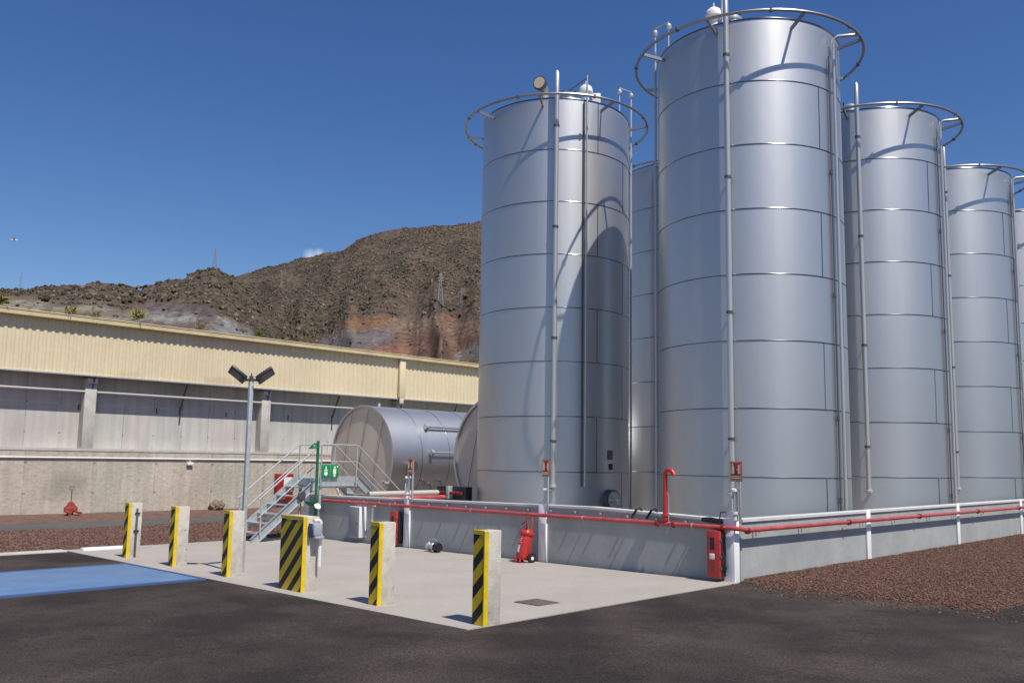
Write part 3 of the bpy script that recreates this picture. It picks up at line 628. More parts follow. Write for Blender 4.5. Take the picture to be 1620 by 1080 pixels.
# dry weeds rooted in the gutter
m_weed = attr_mat('weed_leaves', (.10, .11, .03), (.20, .19, .06), (.30, .26, .10))
def weed(px, size, label):
    # point of the gutter seen at pixel column px
    best = min(((abs(((W(BU + .45, q / 20, 7.6) - Vector((0, 0, CH))).dot(cR) / (W(BU + .45, q / 20, 7.6) - Vector((0, 0, CH))).dot(cF)) * FPX + 810 - px)), q / 20) for q in range(-100, 420))[1]
    t = thing('weed', label, 'weed', W(BU + .38, best, 7.57), random.uniform(0, 6), 'weeds growing along the gutter')
    g = MB(); g.tube([(0, 0, -.02), (.02, 0, size * .25), (0, .02, size * .5)], [.02, .016, .01], 6); g.build('stem', m_ptr if False else m_kerb, t)
    vs = []; fs = []; tn = []
    for _ in range(150):
        th = random.uniform(0, 2 * PI); ph = random.uniform(-.15, 1.45); d = Vector((math.cos(th) * math.cos(ph), math.sin(th) * math.cos(ph), math.sin(ph)))
        c = Vector((random.gauss(0, .1), random.gauss(0, .1), size * .45 + random.gauss(0, .07))) * 1.0
        l = size * random.uniform(.25, .5); w_ = size * .035; s_ = d.cross(Vector((random.random(), random.random(), .3))).normalized() * w_
        n = len(vs); q = random.random(); vs += [c - s_, c + s_, c + d * l * .6 + s_ * .8, c + d * l + Vector((0, 0, -.1 * l)), c + d * l * .6 - s_ * .8]; tn += [q] * 5
        fs.append((n, n + 1, n + 2, n + 3, n + 4))
    me = bpy.data.meshes.new('leaves'); me.from_pydata([tuple(v) for v in vs], [], fs); me.materials.append(m_weed)
    at = me.attributes.new('tint', 'FLOAT', 'POINT'); at.data.foreach_set('value', tn)
    o = bpy.data.objects.new('leaves', me); sc.collection.objects.link(o); o.parent = t
for px, s_, lb in ((112, .42, 'small dry weed on the gutter, second from the left'), (153, .28, 'tiny weed sprig on the gutter between two bigger weeds'), (219, .72, 'largest round yellow green weed on the gutter'),
                   (318, .34, 'low weed tuft on the gutter right of the largest weed'), (410, .4, 'weed with a thin stem on the gutter above the lamp post'), (3, .6, 'weed on the gutter at the left picture edge')):
    weed(px, s_, lb)
# green bush low on the hillside beside the first tank
az, e = az_el(738, 572)

# ------------------------------------------------------------------ vertical tanks
TR, TZ0, TH_ = 2.226, .0, 12.08
def tank(cx, cy, label, viewaz, vent=-92.0, elbow=False, weld=(-59, -38)):
    t = thing('storage_tank', label, 'tank', (cx, cy, TZ0), 0, 'upright stainless steel storage tanks')
    R_ = TR
    def cyl(az, r, z): a = math.radians(az); return Vector((r * math.cos(a), r * math.sin(a), z))
    g = MB(); zs = [-.35, .08, .08] + [1.58 + 1.5 * i for i in range(8)]
    zs = [-.35] + [1.58 + 1.5 * i for i in range(7)] + [TH_]
    g.lathe([(R_, z) for z in zs], 200, cap=False)
    sh_ = g.build('shell', m_steel, t, 60)
    g = MB()
    for z in zs[1:-1]: g.ring(R_ + .001, .012, z, 160, 8)
    g.ring(R_, .02, TH_, 160, 8)
    for i in range(8):                      # one upright weld per course, staggered
        z1 = TH_ - 1.5 * i - .02; z0 = max(.0, z1 - 1.47); a = weld[0] - i * .25 if i % 2 else weld[1]
        for a2 in (a, a + 180): g.tube([cyl(a2, R_, z0), cyl(a2, R_, z1)], .012, 6)
    g.build('weld_seams', m_seam, sh_)
    g = MB(); g.lathe([(R_, TH_), (R_ * .5, TH_ + .16), (.3, TH_ + .24), (.001, TH_ + .25)], 96, cap=False); g.build('roof', m_steel, t)
    # cooling ring and its arms
    g = MB(); g.ring(2.79, .035, 11.97, 128, 10); rg = g.build('cooling_ring', m_ring, t)
    for i in range(8):
        g = MB(); a = vent + 22 + i * 45; g.lathe([(.045, -.04), (.045, .04)], 10, cyl(a, 2.79, 11.97)); g.build('nozzle', m_dull, rg)
    for i in range(8):
        a = vent - 10 + i * 45 if vent < -100 else vent - 12 + i * 45
        a += (2 if vent > -100 else 3)
        g = MB(); g.bar(cyl(a, R_ - .01, 11.86), cyl(a, 2.79, 11.95), .05, .075); g.build('ring_arm', m_ring, t)
    # overflow pipe down the front
    vr = .062 if vent < -100 else .07
    g = MB(); zb = 1.22
    top = [cyl(vent, R_ + .17, 12.75)] if True else []
    g.tube([cyl(vent, R_ + .17, zb)] + [cyl(vent, R_ + .17, z) for z in (4, 8, 12)] + top + [cyl(vent, R_ + .17, 12.82)], [vr] * 5 + [vr * .4], 14)
    vp = g.build('overflow_pipe', m_tube, t)
    for z in (11.2, 8.3, 5.2, 2.4): g = MB(); g.bar(cyl(vent, R_ - .01, z), cyl(vent, R_ + .17, z), .03, .05); g.lathe([(vr + .015, -.03), (vr + .015, .03)], 14, cyl(vent, R_ + .17, z)); g.build('pipe_clip', m_dull, vp)
    g = MB(); g.lathe([(vr + .04, -.05), (vr + .04, .0), (vr + .01, .01), (vr + .01, .07)], 14, cyl(vent, R_ + .17, zb)); (g.tube([cyl(vent, R_ + .17, zb), cyl(vent, R_ + .17, zb - .1), cyl(vent - 6, R_ + .2, zb - .12)], .05, 10) if elbow else g.tube([cyl(vent, R_ + .17, zb), cyl(vent, R_ + .17, zb - .08), cyl(vent, R_ - .02, zb - .12)], .05, 10)); g.build('drain_valve', m_galv, t)
    # supply pipe on the right flank, bent out to the ring
    sa = -47 if vent < -100 else -8
    if vent < -100:
        p = [cyl(sa, R_ + .1, -.1), cyl(sa, R_ + .1, 6), cyl(sa, R_ + .1, 11.7)] + [cyl(sa, R_ + .12, 11.84), cyl(sa + 1, R_ + .2, 11.9), cyl(sa + 8, 2.78, 11.95)]
        g = MB(); g.tube(p, .042, 12); g.build('supply_pipe', m_tube, t)
        g = MB(); g.tube([cyl(sa - 3.4, R_ + .05, 0), cyl(sa - 3.4, R_ + .05, 11.4)], .018, 8)
        for z in (2.9, 5.7, 8.6, 1.1): g.tube([cyl(sa - 3.4, R_ + .05, z - .06), cyl(sa - 3.4, R_ + .05, z + .06)], .032, 8)
        g.build('cable_conduit', m_dull, t)
    # level gauge goose-neck with two round heads
    ga = (math.degrees(viewaz) + (-84 if vent < -100 else 84))
    g = MB(); q0 = cyl(ga, R_ + .07, 0); q1 = cyl(ga, R_ + .07, 13.0); q2 = cyl(ga + (8 if vent < -100 else -8), R_ - .25, 13.02)
    g.tube([q0, cyl(ga, R_ + .07, 6), q1], .03, 8); g.tube([q1, q1 + Vector((0, 0, .12)), q2 + Vector((0, 0, .12)), q2, cyl(ga + (8 if vent < -100 else -8), R_ - .25, 12.1)], .02, 8)
    gn = g.build('gauge_pipe', m_galv, t)
    for q in (q1, q2): g = MB(); g.lathe([(.01, -.09), (.07, -.05), (.085, 0), (.07, .05), (.01, .09)], 14, q); g.build('gauge_head', m_galv, gn)
    # hatch and breather on the roof
    g = MB(); hp = cyl(math.degrees(viewaz) + (-10 if vent < -100 else 12), 1.75, TH_ + .02)
    g.lathe([(.2, 0), (.2, .22), (.23, .23), (.23, .27), (.15, .33), (.02, .35)], 20, hp); hb = g.build('hatch', m_steel, t)
    for k in (-.18, .18): g = MB(); g.tube([hp + Vector((k, 0, .2)), hp + Vector((k, 0, .42))], .018, 6); g.build('hatch_bolt', m_black, hb)
    return t, cyl
m_ring = mat('ring_steel', (.34, .335, .34), .38, .8)
def vaz(x, y): return math.atan2(-y, -x)
T1 = (1.24, 25.94); T2 = (5.87, 21.30); T3 = (10.79, 26.20); T4 = (15.70, 31.10); T5 = (6.16, 30.84); T6 = (20.62, 36.0)
t1, c1 = tank(*T1, 'leftmost upright steel tank, with a bent vent duct and a brown roof stub on top', vaz(*T1), -92.3, True, weld=(150, 120))
t2, c2 = tank(*T2, 'tallest looking and nearest upright steel tank behind the wall corner', vaz(*T2), -116)
t3, c3 = tank(*T3, 'second upright steel tank right of the wall corner, beside the nearest one', vaz(*T3), -115, weld=(-62, -42))
t4, c4 = tank(*T4, 'third upright steel tank along the right hand wall', vaz(*T4), -114.7, weld=(-62, -44))
t5, c5 = tank(*T5, 'upright steel tank seen as a strip between the leftmost and the nearest tank', vaz(*T5), -115)
t6, c6 = tank(*T6, 'farthest upright steel tank cut off by the right picture edge', vaz(*T6), -114.7)
t1['label'] = 'leftmost upright steel tank, with a bent vent duct and white dome on its roof'
# extra fittings of tank one
g = MB(); g.tube([c1(-70.6, TR + .1, 1.2), c1(-70.6, TR + .1, 6), c1(-70.6, TR + .1, 12.78)], .028, 10); p_ = g.build('sampling_pipe', m_tube, t1)
g = MB(); g.tube([c1(-72.2, TR + .03, 1.2), c1(-72.2, TR + .03, 12.0)], .02, 8); g.build('sampling_conduit', m_dull, p_)
g = MB(); g.tube([c1(-70.6, TR + .1, 12.7), c1(-98, 1.55, 12.2)], .018, 8); g.build('stay_rod', m_dull, t1)
def lp(az, r, z): return c1(az, r, z)
g = MB(); base = lp(-104, 1.75, 12.1); up = Vector((0, 0, 1)); fd = Vector((-.5, -1, 0)).normalized()
pts = [base, base + up * .32] + arc(base + up * .32 + fd * .2, .2, PI, PI * .5, 7, fd, up)
pts.append(pts[-1] + fd * .1); g.tube(pts, .125, 20); dk = g.build('vent_duct', mat('duct_steel', (.38, .36, .32), .5, .5), t1)
g = MB(); e_ = pts[-1]; g.tube([e_ - fd * .06, e_ + fd * .06], .2, 24); g.build('duct_flange', m_dull, dk)
g = MB(); g.tube([e_ + fd * .061, e_ + fd * .075], .165, 24); g.build('duct_cover', mat('duct_cover', (.62, .52, .36), .7), dk)
def dome(cf, az, t, r=1.75):
    p = cf(az, r, 12.12); g = MB(); g.lathe([(.1, 0), (.1, .28), (.13, .3), (.2, .34), (.2, .42), (.17, .5), (.1, .56), (.02, .59), (.015, .7)], 20, p)
    d = g.build('vent_dome', m_white, t); q = p + Vector((.2, .0, 0)); g = MB(); g.box(q.x - .02, q.x + .22, q.y - .1, q.y + .1, q.z, q.z + .3, .02); g.build('sensor_box', m_white, d)
dome(c1, -66, t1, 1.9); dome(c2, -128, t2, 1.9)
g = MB(); g.tube([c2(-121, 1.9, 12.0), c2(-121, 1.9, 13.0)], .045, 10); g.build('roof_pipe', m_white, t2)
# manhole and plates low on tank one
mc = c1(-47.3, TR, .84); nd = c1(-47.3, 1, 0).normalized()
g = MB(); g.tube([mc - nd * .02, mc + nd * .14], .28, 28); mh = g.build('manhole', m_dull, t1)
g = MB(); g.tube([mc + nd * .141, mc + nd * .17], .23, 28); g.build('manhole_cover', m_galv, mh)
g = MB(); tn_ = Vector((-nd.y, nd.x, 0)); g.tube([mc + nd * .17, mc + nd * .3, mc + nd * .32 + Vector((0, 0, -.12))], .04, 10); g.bar(mc + nd * .2 - tn_ * .22, mc + nd * .2 + tn_ * .22, .05, .06); g.build('manhole_handle', m_offw, mh)
def plate(cf, az, z, w_, h, t, m_):
    c = cf(az, TR + .012, z); n = cf(az, 1, 0).normalized(); s_ = Vector((-n.y, n.x, 0)); g = MB()
    vs = [c + s_ * a * w_ / 2 + Vector((0, 0, b_ * h / 2)) + n * k for k in (-.02, .006) for a, b_ in ((-1, -1), (1, -1), (1, 1), (-1, 1))]
    g.add(vs, [(4, 5, 6, 7), (0, 1, 5, 4), (1, 2, 6, 5), (2, 3, 7, 6), (3, 0, 4, 7)]); g.build('name_plate', m_, t)
plate(c1, -47.3, 2.06, .2, .26, t1, m_dull); plate(c1, -46.6, 1.74, .14, .16, t1, m_black)

# ------------------------------------------------------------------ lying tanks
def lying(u, v, L_, label):
    t = thing('lying_tank', label, 'tank', W(u, v, 0), None, 'steel tanks lying on their sides')
    R_ = 2.22; zc = R_ + .02
    g = MB(); g.lathe([(R_, y) for y in (0, 1.5, 3, 4.5, 6, 7.5, 9, 10.5, L_)], 140, (0, 0, zc), 'y', cap=False); s_ = g.build('shell', m_steel_l, t, 60)
    g = MB()
    for y in (1.5, 3, 4.5, 6, 7.5, 9, 10.5):
        n = 120; vs = []; fs = []
        for i in range(n):
            a = 2 * PI * i / n
            for j in range(6):
                b_ = 2 * PI * j / 6; q = R_ + .012 * math.cos(b_); vs.append((q * math.cos(a), y + .012 * math.sin(b_), zc + q * math.sin(a)))
        for i in range(n):
            for j in range(6): fs.append((i * 6 + j, ((i + 1) % n) * 6 + j, ((i + 1) % n) * 6 + (j + 1) % 6, i * 6 + (j + 1) % 6))
        g.add(vs, fs)
    g.build('weld_seams', m_seam, s_)
    g = MB(); g.lathe([(R_ + .03, -.06), (R_ + .03, .05)], 140, (0, 0, zc), 'y', cap=False); g.lathe([(R_ - .05, -.06), (R_ + .03, -.06)], 140, (0, 0, zc), 'y', cap=False); g.lathe([(R_ - .05, .06), (R_ - .05, -.06)], 140, (0, 0, zc), 'y', cap=False); g.build('rim', m_steel_l, t, 60)
    g = MB(); g.lathe([(R_ - .02, .02), (.001, -.08)], 140, (0, 0, zc), 'y', cap=False); e_ = g.build('end_plate', m_end, t, 60)
    g = MB()
    for x in (-1.15, -.02, 1.1):
        h = math.sqrt(2.15 ** 2 - x * x); ang = .22; ca, sa = math.cos(ang), math.sin(ang)
        def q(k): return (x * ca + k * sa, -.045 - .03 * 0 - (1 - math.hypot(x, k) / R_) * .05, zc - x * sa + k * ca)
        g.tube([q(-h), q(-h / 2), q(0), q(h / 2), q(h)], .010, 6)
    g.build('end_seams', m_dull, e_)
    for y in (2.2, 9):
        g = MB(); g.box(-1.7, 1.7, y - .2, y + .2, -.1, .75, .02); g.build('saddle', m_black, t)
    # nozzles and pipes along the sunlit flank
    fx = lambda ang, r: (r * math.cos(ang), r * math.sin(ang))
    for ang, n in ((.62, 0), (.12, 1)):
        x, z = fx(ang, R_ + .14); g = MB(); g.tube([(x, 1.9, zc + z), (x, 5.4, zc + z), (x, 7.6, zc + z)], .055 if n == 0 else .035, 10); p_ = g.build('side_pipe', m_tube, t)
        g = MB(); x0_, z0_ = fx(ang, R_ - .02); g.tube([(x0_, 1.95, zc + z0_), (x, 1.95, zc + z)], .09, 12); g.lathe([(.12, -.12), (.12, .0)], 14, (x, 1.95, zc + z), 'y'); g.build('pipe_flange', m_galv, p_)
    x, z = fx(-.12, R_); g = MB(); g.tube([(x - .05, .85, zc + z), (x + .2, .85, zc + z - .02)], .17, 16); g.tube([(x + .2, .85, zc + z - .02), (x + .24, .85, zc + z - .02)], .21, 16); g.build('side_nozzle', m_dull, t)
    for y, ang in ((1.7, -.42), (2.1, -.5), (2.6, -.42)):
        x, z = fx(ang, R_); g = MB(); g.tube([(x - .03, y, zc + z), (x + .12, y, zc + z), (x + .12, y, zc + z - .2)], .035, 8); g.build('drain_stub', m_dull, t)
    x, z = fx(-.5, R_ - .1); g = MB(); g.tube([(x, -.05, zc + z), (x + .02, -.2, zc + z)], .09, 12); g.tube([(x, -.12, zc + z), (x + .02, -.3, zc + z + .1)], .05, 10); g.build('end_valve', m_tube, t)
    g = MB(); g.tube([(0, .8, zc + R_), (0, .8, zc + R_ + .16)], .06, 10); g.build('top_nozzle', m_galv, t)
    return t
m_steel_l = mat('lying_tank_steel', (.66, .66, .65), .42, .95); steel_detail(m_steel_l, .04, .45, .1)
m_end = mat('end_plate_steel', (.76, .68, .56), .5, .3, var=.05, vscale=.8)
dH = Vector((-6.3, 37.3, 0)) - C0
lying(dH.dot(A), dH.dot(B), 12, 'lying steel tank behind the stairs, its round end showing fully')
dH = Vector((-.5, 31.5, 0)) - C0
lying(dH.dot(A), dH.dot(B), 12, 'lying steel tank mostly hidden behind the leftmost upright tank')

# ------------------------------------------------------------------ bund wall
t = thing('bund_wall', 'low grey bund wall with white coping and pilasters round the tanks', 'wall', W(0, 0, 0))
def ztop(u): return 1.0 + .11 * min(1, max(0, -u / 3.0))
UL = -12.9
pls = [-4.22, -8.5, UL + .12]
# near run: outward face towards -v
us = [0, -1, -2, -3, UL]
vs = []; fs = []
for u in us: vs += [(u, 0, -.3), (u, .2, -.3), (u, 0, ztop(u) - .05), (u, .2, ztop(u) - .05)]
for i in range(len(us) - 1):
    a = 4 * i; fs += [(a, a + 2, a + 6, a + 4), (a + 1, a + 5, a + 7, a + 3), (a + 2, a + 3, a + 7, a + 6)]
fs += [(0, 1, 3, 2), (16, 18, 19, 17)]
g = MB(True); g.add(vs, fs); g.build('near_panel', m_wallp, t, 0)
vs = []; fs = []
for u in us: vs += [(u, -.035, ztop(u) - .045), (u, .235, ztop(u) - .045), (u, -.035, ztop(u)), (u, .235, ztop(u))]
for i in range(len(us) - 1):
    a = 4 * i; fs += [(a, a + 2, a + 6, a + 4), (a + 1, a + 5, a + 7, a + 3), (a + 2, a + 3, a + 7, a + 6), (a, a + 4, a + 5, a + 1)]
fs += [(0, 1, 3, 2), (16, 18, 19, 17)]
g = MB(True); g.add(vs, fs); g.build('coping', m_coat, t, 0)
g = MB(True); g.box(-.2, 0, .001, 40, -.3, .95); g.build('side_panel', m_wallp, t, 0)
g = MB(True); g.box(-.235, .03, .24, 40, .955, 1.0); g.build('coping', m_coat, t, 0)
for u in pls:
    g = MB(True); g.box(u - .10, u + .10, -.055, -.002, -.2, ztop(u) + .02, .006); g.build('pilaster', m_pil, t)
g = MB(True); g.box(-.15, .045, -.06, -.003, -.2, 1.02, .006); g.box(.003, .045, -.001, .10, -.2, 1.02, .006); g.build('pilaster', m_pil, t)
for v in (5.15, 10.4, 15.6, 20.8):
    g = MB(True); g.box(.003, .04, v - .09, v + .09, -.2, 1.015, .006); g.build('pilaster', m_pil, t)
# bolts and hanger rods under the coping
k = -.9
while k > -11:
    g = MB(True); g.box(k - .02, k + .02, -.06, -.001, ztop(k) - .13, ztop(k) - .09, .006); g.build('bolt', m_galv, t); k -= .62
# ------------------------------------------------------------------ fire main
t = thing('fire_main', 'red painted fire main running along the outside of the bund wall', 'pipe', W(0, 0, 0))
def zp(u): return .875 - .0095 * u
g = MB(True); g.tube([(-11.85, -.13, zp(-11.85)), (-6, -.13, zp(-6)), (-1, -.13, zp(-1)), (.06, -.13, .875)] + [(.13 - .06 * math.cos(x), -.07 - .06 * math.sin(PI / 2 + x * 1) * 1, .875) for x in ()] + [(.115, -.11, .872), (.135, -.05, .865), (.135, .3, .83), (.135, 4, .82), (.135, 16, .795), (.135, 30, .78)], .038, 14)
g.build('pipe', m_pipe, t)
for u in (-.12, -1.42, -1.08):
    g = MB(True); g.lathe([(.056, -.024), (.056, .024)], 14, (u, -.13, zp(u)), 'x'); g.build('coupling', m_coup, t)
for v in (.2, 4.0, 7.6, 11.5, 15):
    g = MB(True); g.lathe([(.056, -.024), (.056, .024)], 14, (.135, v, .825 - .002 * v), 'y'); g.build('coupling', m_coup, t)
for u in (-.7, -3.1, -6.2, -9.0):
    g = MB(True); g.bar((u, -.002, zp(u) - .02), (u, -.13, zp(u) - .045), .03, .012); g.lathe([(.042, -.012), (.042, .012)], 12, (u, -.13, zp(u)), 'x'); g.tube([(u, -.13, zp(u) - .04), (u, -.13, zp(u) - .09)], .008, 6); g.build('pipe_clamp', m_galv, t)
for v in (.6, 2.2, 4.8, 6.4, 8.4, 10, 12.2, 14.0):
    g = MB(True); g.bar((.002, v, .80), (.13, v, .785), .03, .012); g.tube([(.06, v, .79), (.06, v, .70)], .007, 6); g.build('pipe_clamp', m_galv, t)
g = MB(True); su = -1.25; pz = zp(su)
arcp = arc((su + .085, -.13, pz + .83), .085, PI, PI * .18, 10, (1, 0, 0), (0, 0, 1))
g.tube([(su, -.13, pz), (su, -.13, pz + .4)] + arcp + [arcp[-1] + Vector((.03, 0, -.05))], .04, 16)
g.tube([(su, -.13, pz + .06), (su, -.13, pz + .1)], .06, 14); g.tube([(su, -.13, pz + .13), (su, -.13, pz + .17)], .06, 14)
g.build('standpipe', m_red, t)
g = MB(True); g.tube([(su - .06, -.13, pz + .5), (su + .07, -.13, pz + .5), (su + .07, -.13, pz - .1), (su + .01, -.13, pz - .16)], .009, 6); g.build('stay_wire', m_galv, t)

# ------------------------------------------------------------------ signs on posts
def sign_post(u, ztop_, label, w_=.23, h=.32, zb=1.0, off=.03, v=-.06):
    t = thing('sign_post', label, 'sign', W(u, v, 0), None, 'red fire equipment signs on the wall')
    g = MB(); g.box(off - .016, off + .016, -.016, .016, zb, ztop_ - .02, .003); g.build('post', m_galv, t)
    g = MB(); g.box(-w_ / 2, w_ / 2, -.035, -.02, ztop_ - h, ztop_, .004); p_ = g.build('panel', m_signred, t)
    g = MB(); x0_, x1_, z0_, z1_ = -w_ / 2 + .012, w_ / 2 - .012, ztop_ - h + .012, ztop_ - .012
    for a in ((x0_, x1_, z1_ - .006, z1_), (x0_, x1_, z0_, z0_ + .006), (x0_, x0_ + .006, z0_ + .0065, z1_ - .0065), (x1_ - .006, x1_, z0_ + .0065, z1_ - .0065), (x0_ + .02, x1_ - .02, z0_ + .03, z0_ + .05), (x0_ + .02, x1_ - .02, z0_ + .062, z0_ + .076)): g.box(a[0], a[1], -.039, -.036, a[2], a[3])
    # extinguisher and hose pictograms
    zc = z0_ + .2
    g.box(-.075, -.03, -.039, -.036, zc - .09, zc + .03); g.box(-.062, -.043, -.039, -.036, zc + .031, zc + .065); g.box(-.075, -.045, -.039, -.036, zc + .066, zc + .078)
    g.box(.04, .072, -.039, -.036, zc - .09, zc + .055); g.box(.018, .039, -.039, -.036, zc - .03, zc - .012)
    g.build('pictogram', m_offw, p_); return t
sign_post(.11, 1.945, 'red fire sign at the wall corner, above a glass tube', .22, .32, .95, .05)
sign_post(-4.10, 1.995, 'red fire sign on a slim post above the wheeled extinguisher', .20, .33, 1.0, .03)
sign_post(-8.36, 2.03, 'red fire sign in front of the lying tank', .2, .34, 1.05, .06)
def tube_gauge(u, label, z0=1.04):
    t = thing('glass_gauge', label, 'gauge', W(u, -.04, 0), None, 'glass tube gauges on the bund wall')
    g = MB(); g.lathe([(.04, z0), (.055, z0 + .02), (.055, z0 + .08), (.03, z0 + .1)], 16); g.lathe([(.075, z0 + .12), (.075, z0 + .16)], 16); g.build('base', m_white, t)
    g = MB(); g.lathe([(.05, z0 + .161), (.05, z0 + .48)], 18); g.build('glass_tube', m_glass, t)
    g = MB(); g.lathe([(.012, z0 + .17), (.012, z0 + .45)], 8, (-.02, -.01, 0)); g.box(-.03, -.015, -.06, -.052, z0 + .2, z0 + .36); g.build('gauge_scale', m_white, t)
    g = MB(); g.lathe([(.05, z0 + .481), (.078, z0 + .485), (.074, z0 + .52), (.03, z0 + .55)], 18); g.tube([(0, 0, z0 + .55), (0, 0, z0 + .62)], .012, 8); g.build('cap', m_white, t)
tube_gauge(.06, 'clear glass tube with white caps under the corner fire sign', .98)
tube_gauge(-8.5, 'clear glass tube with a white cap in front of the lying tank', 1.1)
g = MB(); g.tube([(-.02, -.11, .85), (-.04, -.1, 1.0), (-.03, -.08, 1.12), (.05, -.05, 1.13)], .009, 6)
o = g.build('cable', m_dark); o.location = W(-.16, 0, 0); o.rotation_euler.z = -TH; tag(o, 'black cable looping up beside the corner glass tube', 'cable')
g = MB(); g.tube([(-.55, -.06, .98), (-.4, -.065, .985), (-.19, -.06, .965)], [.035, .045, .04], 12)
o = g.build('tarpaulin_roll', m_black); o.location = W(0, 0, 0); o.rotation_euler.z = -TH; tag(o, 'dark rolled sheet lying on the wall top by the corner', 'roll')
for du in (-1.95, -1.62):
    g = MB(True); g.tube([(du, .26, .9), (du, .1, 1.12), (du + .02, -.05, 1.1), (du - .06, -.09, .95)], .02, 8)
    o = g.build('hose', m_dark); o.location = W(0, 0, 0); o.rotation_euler.z = -TH; tag(o, 'black hose draped over the wall top %s the red standpipe' % ('well left of' if du < -1.8 else 'just left of'), 'hose', 'black hoses over the wall')

# ------------------------------------------------------------------ hose cabinets
def cabinet(u, label, open_=False):
    t = thing('hose_cabinet', label, 'fire cabinet', W(u, -.0, .08), None, 'red fire cabinets on the bund wall')
    g = MB(); g.box(-.11, .115, -.19, -.004, .01, .73, .01); g.build('body', m_black, t)
    g = MB(); g.box(-.13, .118, -.25, -.195, -.01, .745, .018); d = g.build('door', m_red, t)
    g = MB(); g.box(-.065, .02, -.256, -.248, .44, .64, .004); g.build('window', m_black, d)
    g = MB(); g.box(-.07, .02, -.257, -.248, .29, .38, .003); g.build('label', m_white, d)
    g = MB()
    for k in range(6): g.box(-.06, .01, -.256, -.248, .09 + k * .024, .1 + k * .024)
    g.build('vent', m_dull, d)
    for z in (.12, .3, .56): g = MB(); g.box(.119, .13, -.24, -.2, z, z + .05, .004); g.build('hinge', m_dull, d)
    g = MB(); g.tube([(.118, -.1, .2), (.15, -.11, .16), (.14, -.12, .1), (.118, -.1, .08)], .012, 6); g.build('hose_end', m_dark, t)
cabinet(-.23, 'red fire cabinet on the wall beside the corner pilaster')
cabinet(-8.74, 'red fire cabinet on the wall behind the thin bollard')

# ------------------------------------------------------------------ wheeled extinguisher
t = thing('fire_extinguisher', 'red wheeled fire extinguisher leaning back by the wall pilaster', 'extinguisher', W(-4.42, -.42, .0), -TH - .12)
L_ = Matrix.Rotation(math.radians(-9), 4, 'X') @ Matrix.Rotation(math.radians(5), 4, 'Y')
g = MB(); g.lathe([(.10, .07), (.125, .1), (.13, .16), (.13, .56), (.115, .61), (.06, .655), (.045, .67)], 28); g.v = [tuple(L_ @ Vector(v)) for v in g.v]; cy_ = g.build('cylinder', m_red, t)
g = MB(); g.lathe([(.134, .55), (.15, .565), (.15, .60), (.134, .615)], 28, cap=False); g.v = [tuple(L_ @ Vector(v)) for v in g.v]; g.build('guard_ring', m_red, t)
g = MB()
for k, (a, w_) in enumerate(((.5, 1), (.46, .8), (.42, .9), (.38, 1))):
    for an in range(-4, 2):
        if (an + k) % 3 == 0: continue
        th = math.radians(-82 + an * 7); th2 = th + math.radians(4)
        g.add([(.1315 * math.cos(x), .1315 * math.sin(x), z) for x in (th, th2) for z in (a, a + .022)], [(0, 2, 3, 1)])
th0, th1 = math.radians(-112), math.radians(-78)
g.add([(.132 * math.cos(th0 + (th1 - th0) * i / 5), .132 * math.sin(th0 + (th1 - th0) * i / 5), z) for i in range(6) for z in (.2, .34)], [(2 * i, 2 * i + 2, 2 * i + 3, 2 * i + 1) for i in range(5)])
g.v = [tuple(L_ @ Vector(v)) for v in g.v]; g.build('label', m_white, cy_, 0)
g = MB(); g.tube([(0, 0, .66), (0, 0, .74)], .035, 12); g.tube([(0, 0, .72), (-.08, -.02, .75)], .016, 8); g.v = [tuple(L_ @ Vector(v)) for v in g.v]; g.build('valve', mat('brass', (.5, .25, .08), .35, .8), t)
g = MB(); ps = [(-.11, .12, .1), (-.11, .17, .8), (-.09, .19, .86), (.09, .19, .86), (.11, .17, .8), (.11, .12, .1)]; g.tube(ps, .012, 8); g.build('handle', m_red, t)
g = MB(); g.tube([(.02, -.02, .74), (.07, .05, .8), (.1, .05, .7), (.1, .08, .3)], .012, 8); g.build('hose', m_dark, t)
for s_ in (-1, 1):
    g = MB(); g.lathe([(.06, -.025), (.095, -.022), (.1, 0), (.095, .022), (.06, .025)], 22, (s_ * .17, .12, .1), 'x'); w_ = g.build('wheel', m_dark, t)
    g = MB(); g.lathe([(.035, -.03), (.035, .03)], 12, (s_ * .17, .12, .1), 'x'); g.build('hub', m_white, w_)
g = MB(); g.tube([(-.17, .12, .1), (.17, .12, .1)], .012, 8); g.build('axle', m_dull, t)
g = MB(); g.box(-.1, -.07, -.12, -.09, 0, .12, .004); g.box(.07, .1, -.12, -.09, 0, .12, .004); g.bar((-.1, -.105, .02), (.1, -.105, .02), .03, .02); g.build('foot', m_red, t)

# coupling lying on the pad
t = thing('pipe_coupling', 'loose steel hose coupling lying on the pad by the wall', 'coupling', W(-7.2, -.3, .02), -TH - .15)
t.scale = (1.3, 1.3, 1.3)
g = MB(); g.lathe([(.05, -.17), (.075, -.16), (.075, -.12), (.05, -.11), (.05, -.04), (.065, -.03), (.065, .02), (.05, .03), (.05, .08)], 18, (0, 0, .08), 'x'); g.build('body', m_tube, t)
g = MB(); g.lathe([(.085, .08), (.085, .12), (.07, .14), (.07, .17)], 18, (0, 0, .08), 'x'); g.build('collar', m_black, t)
g = MB(); g.tube([(-.09, 0, .13), (-.09, 0, .2), (.0, 0, .21), (.1, 0, .18)], .008, 6); g.tube([(-.1, -.05, .1), (-.05, -.09, .16), (.02, -.08, .19)], .007, 6); g.build('lever', m_galv, t)

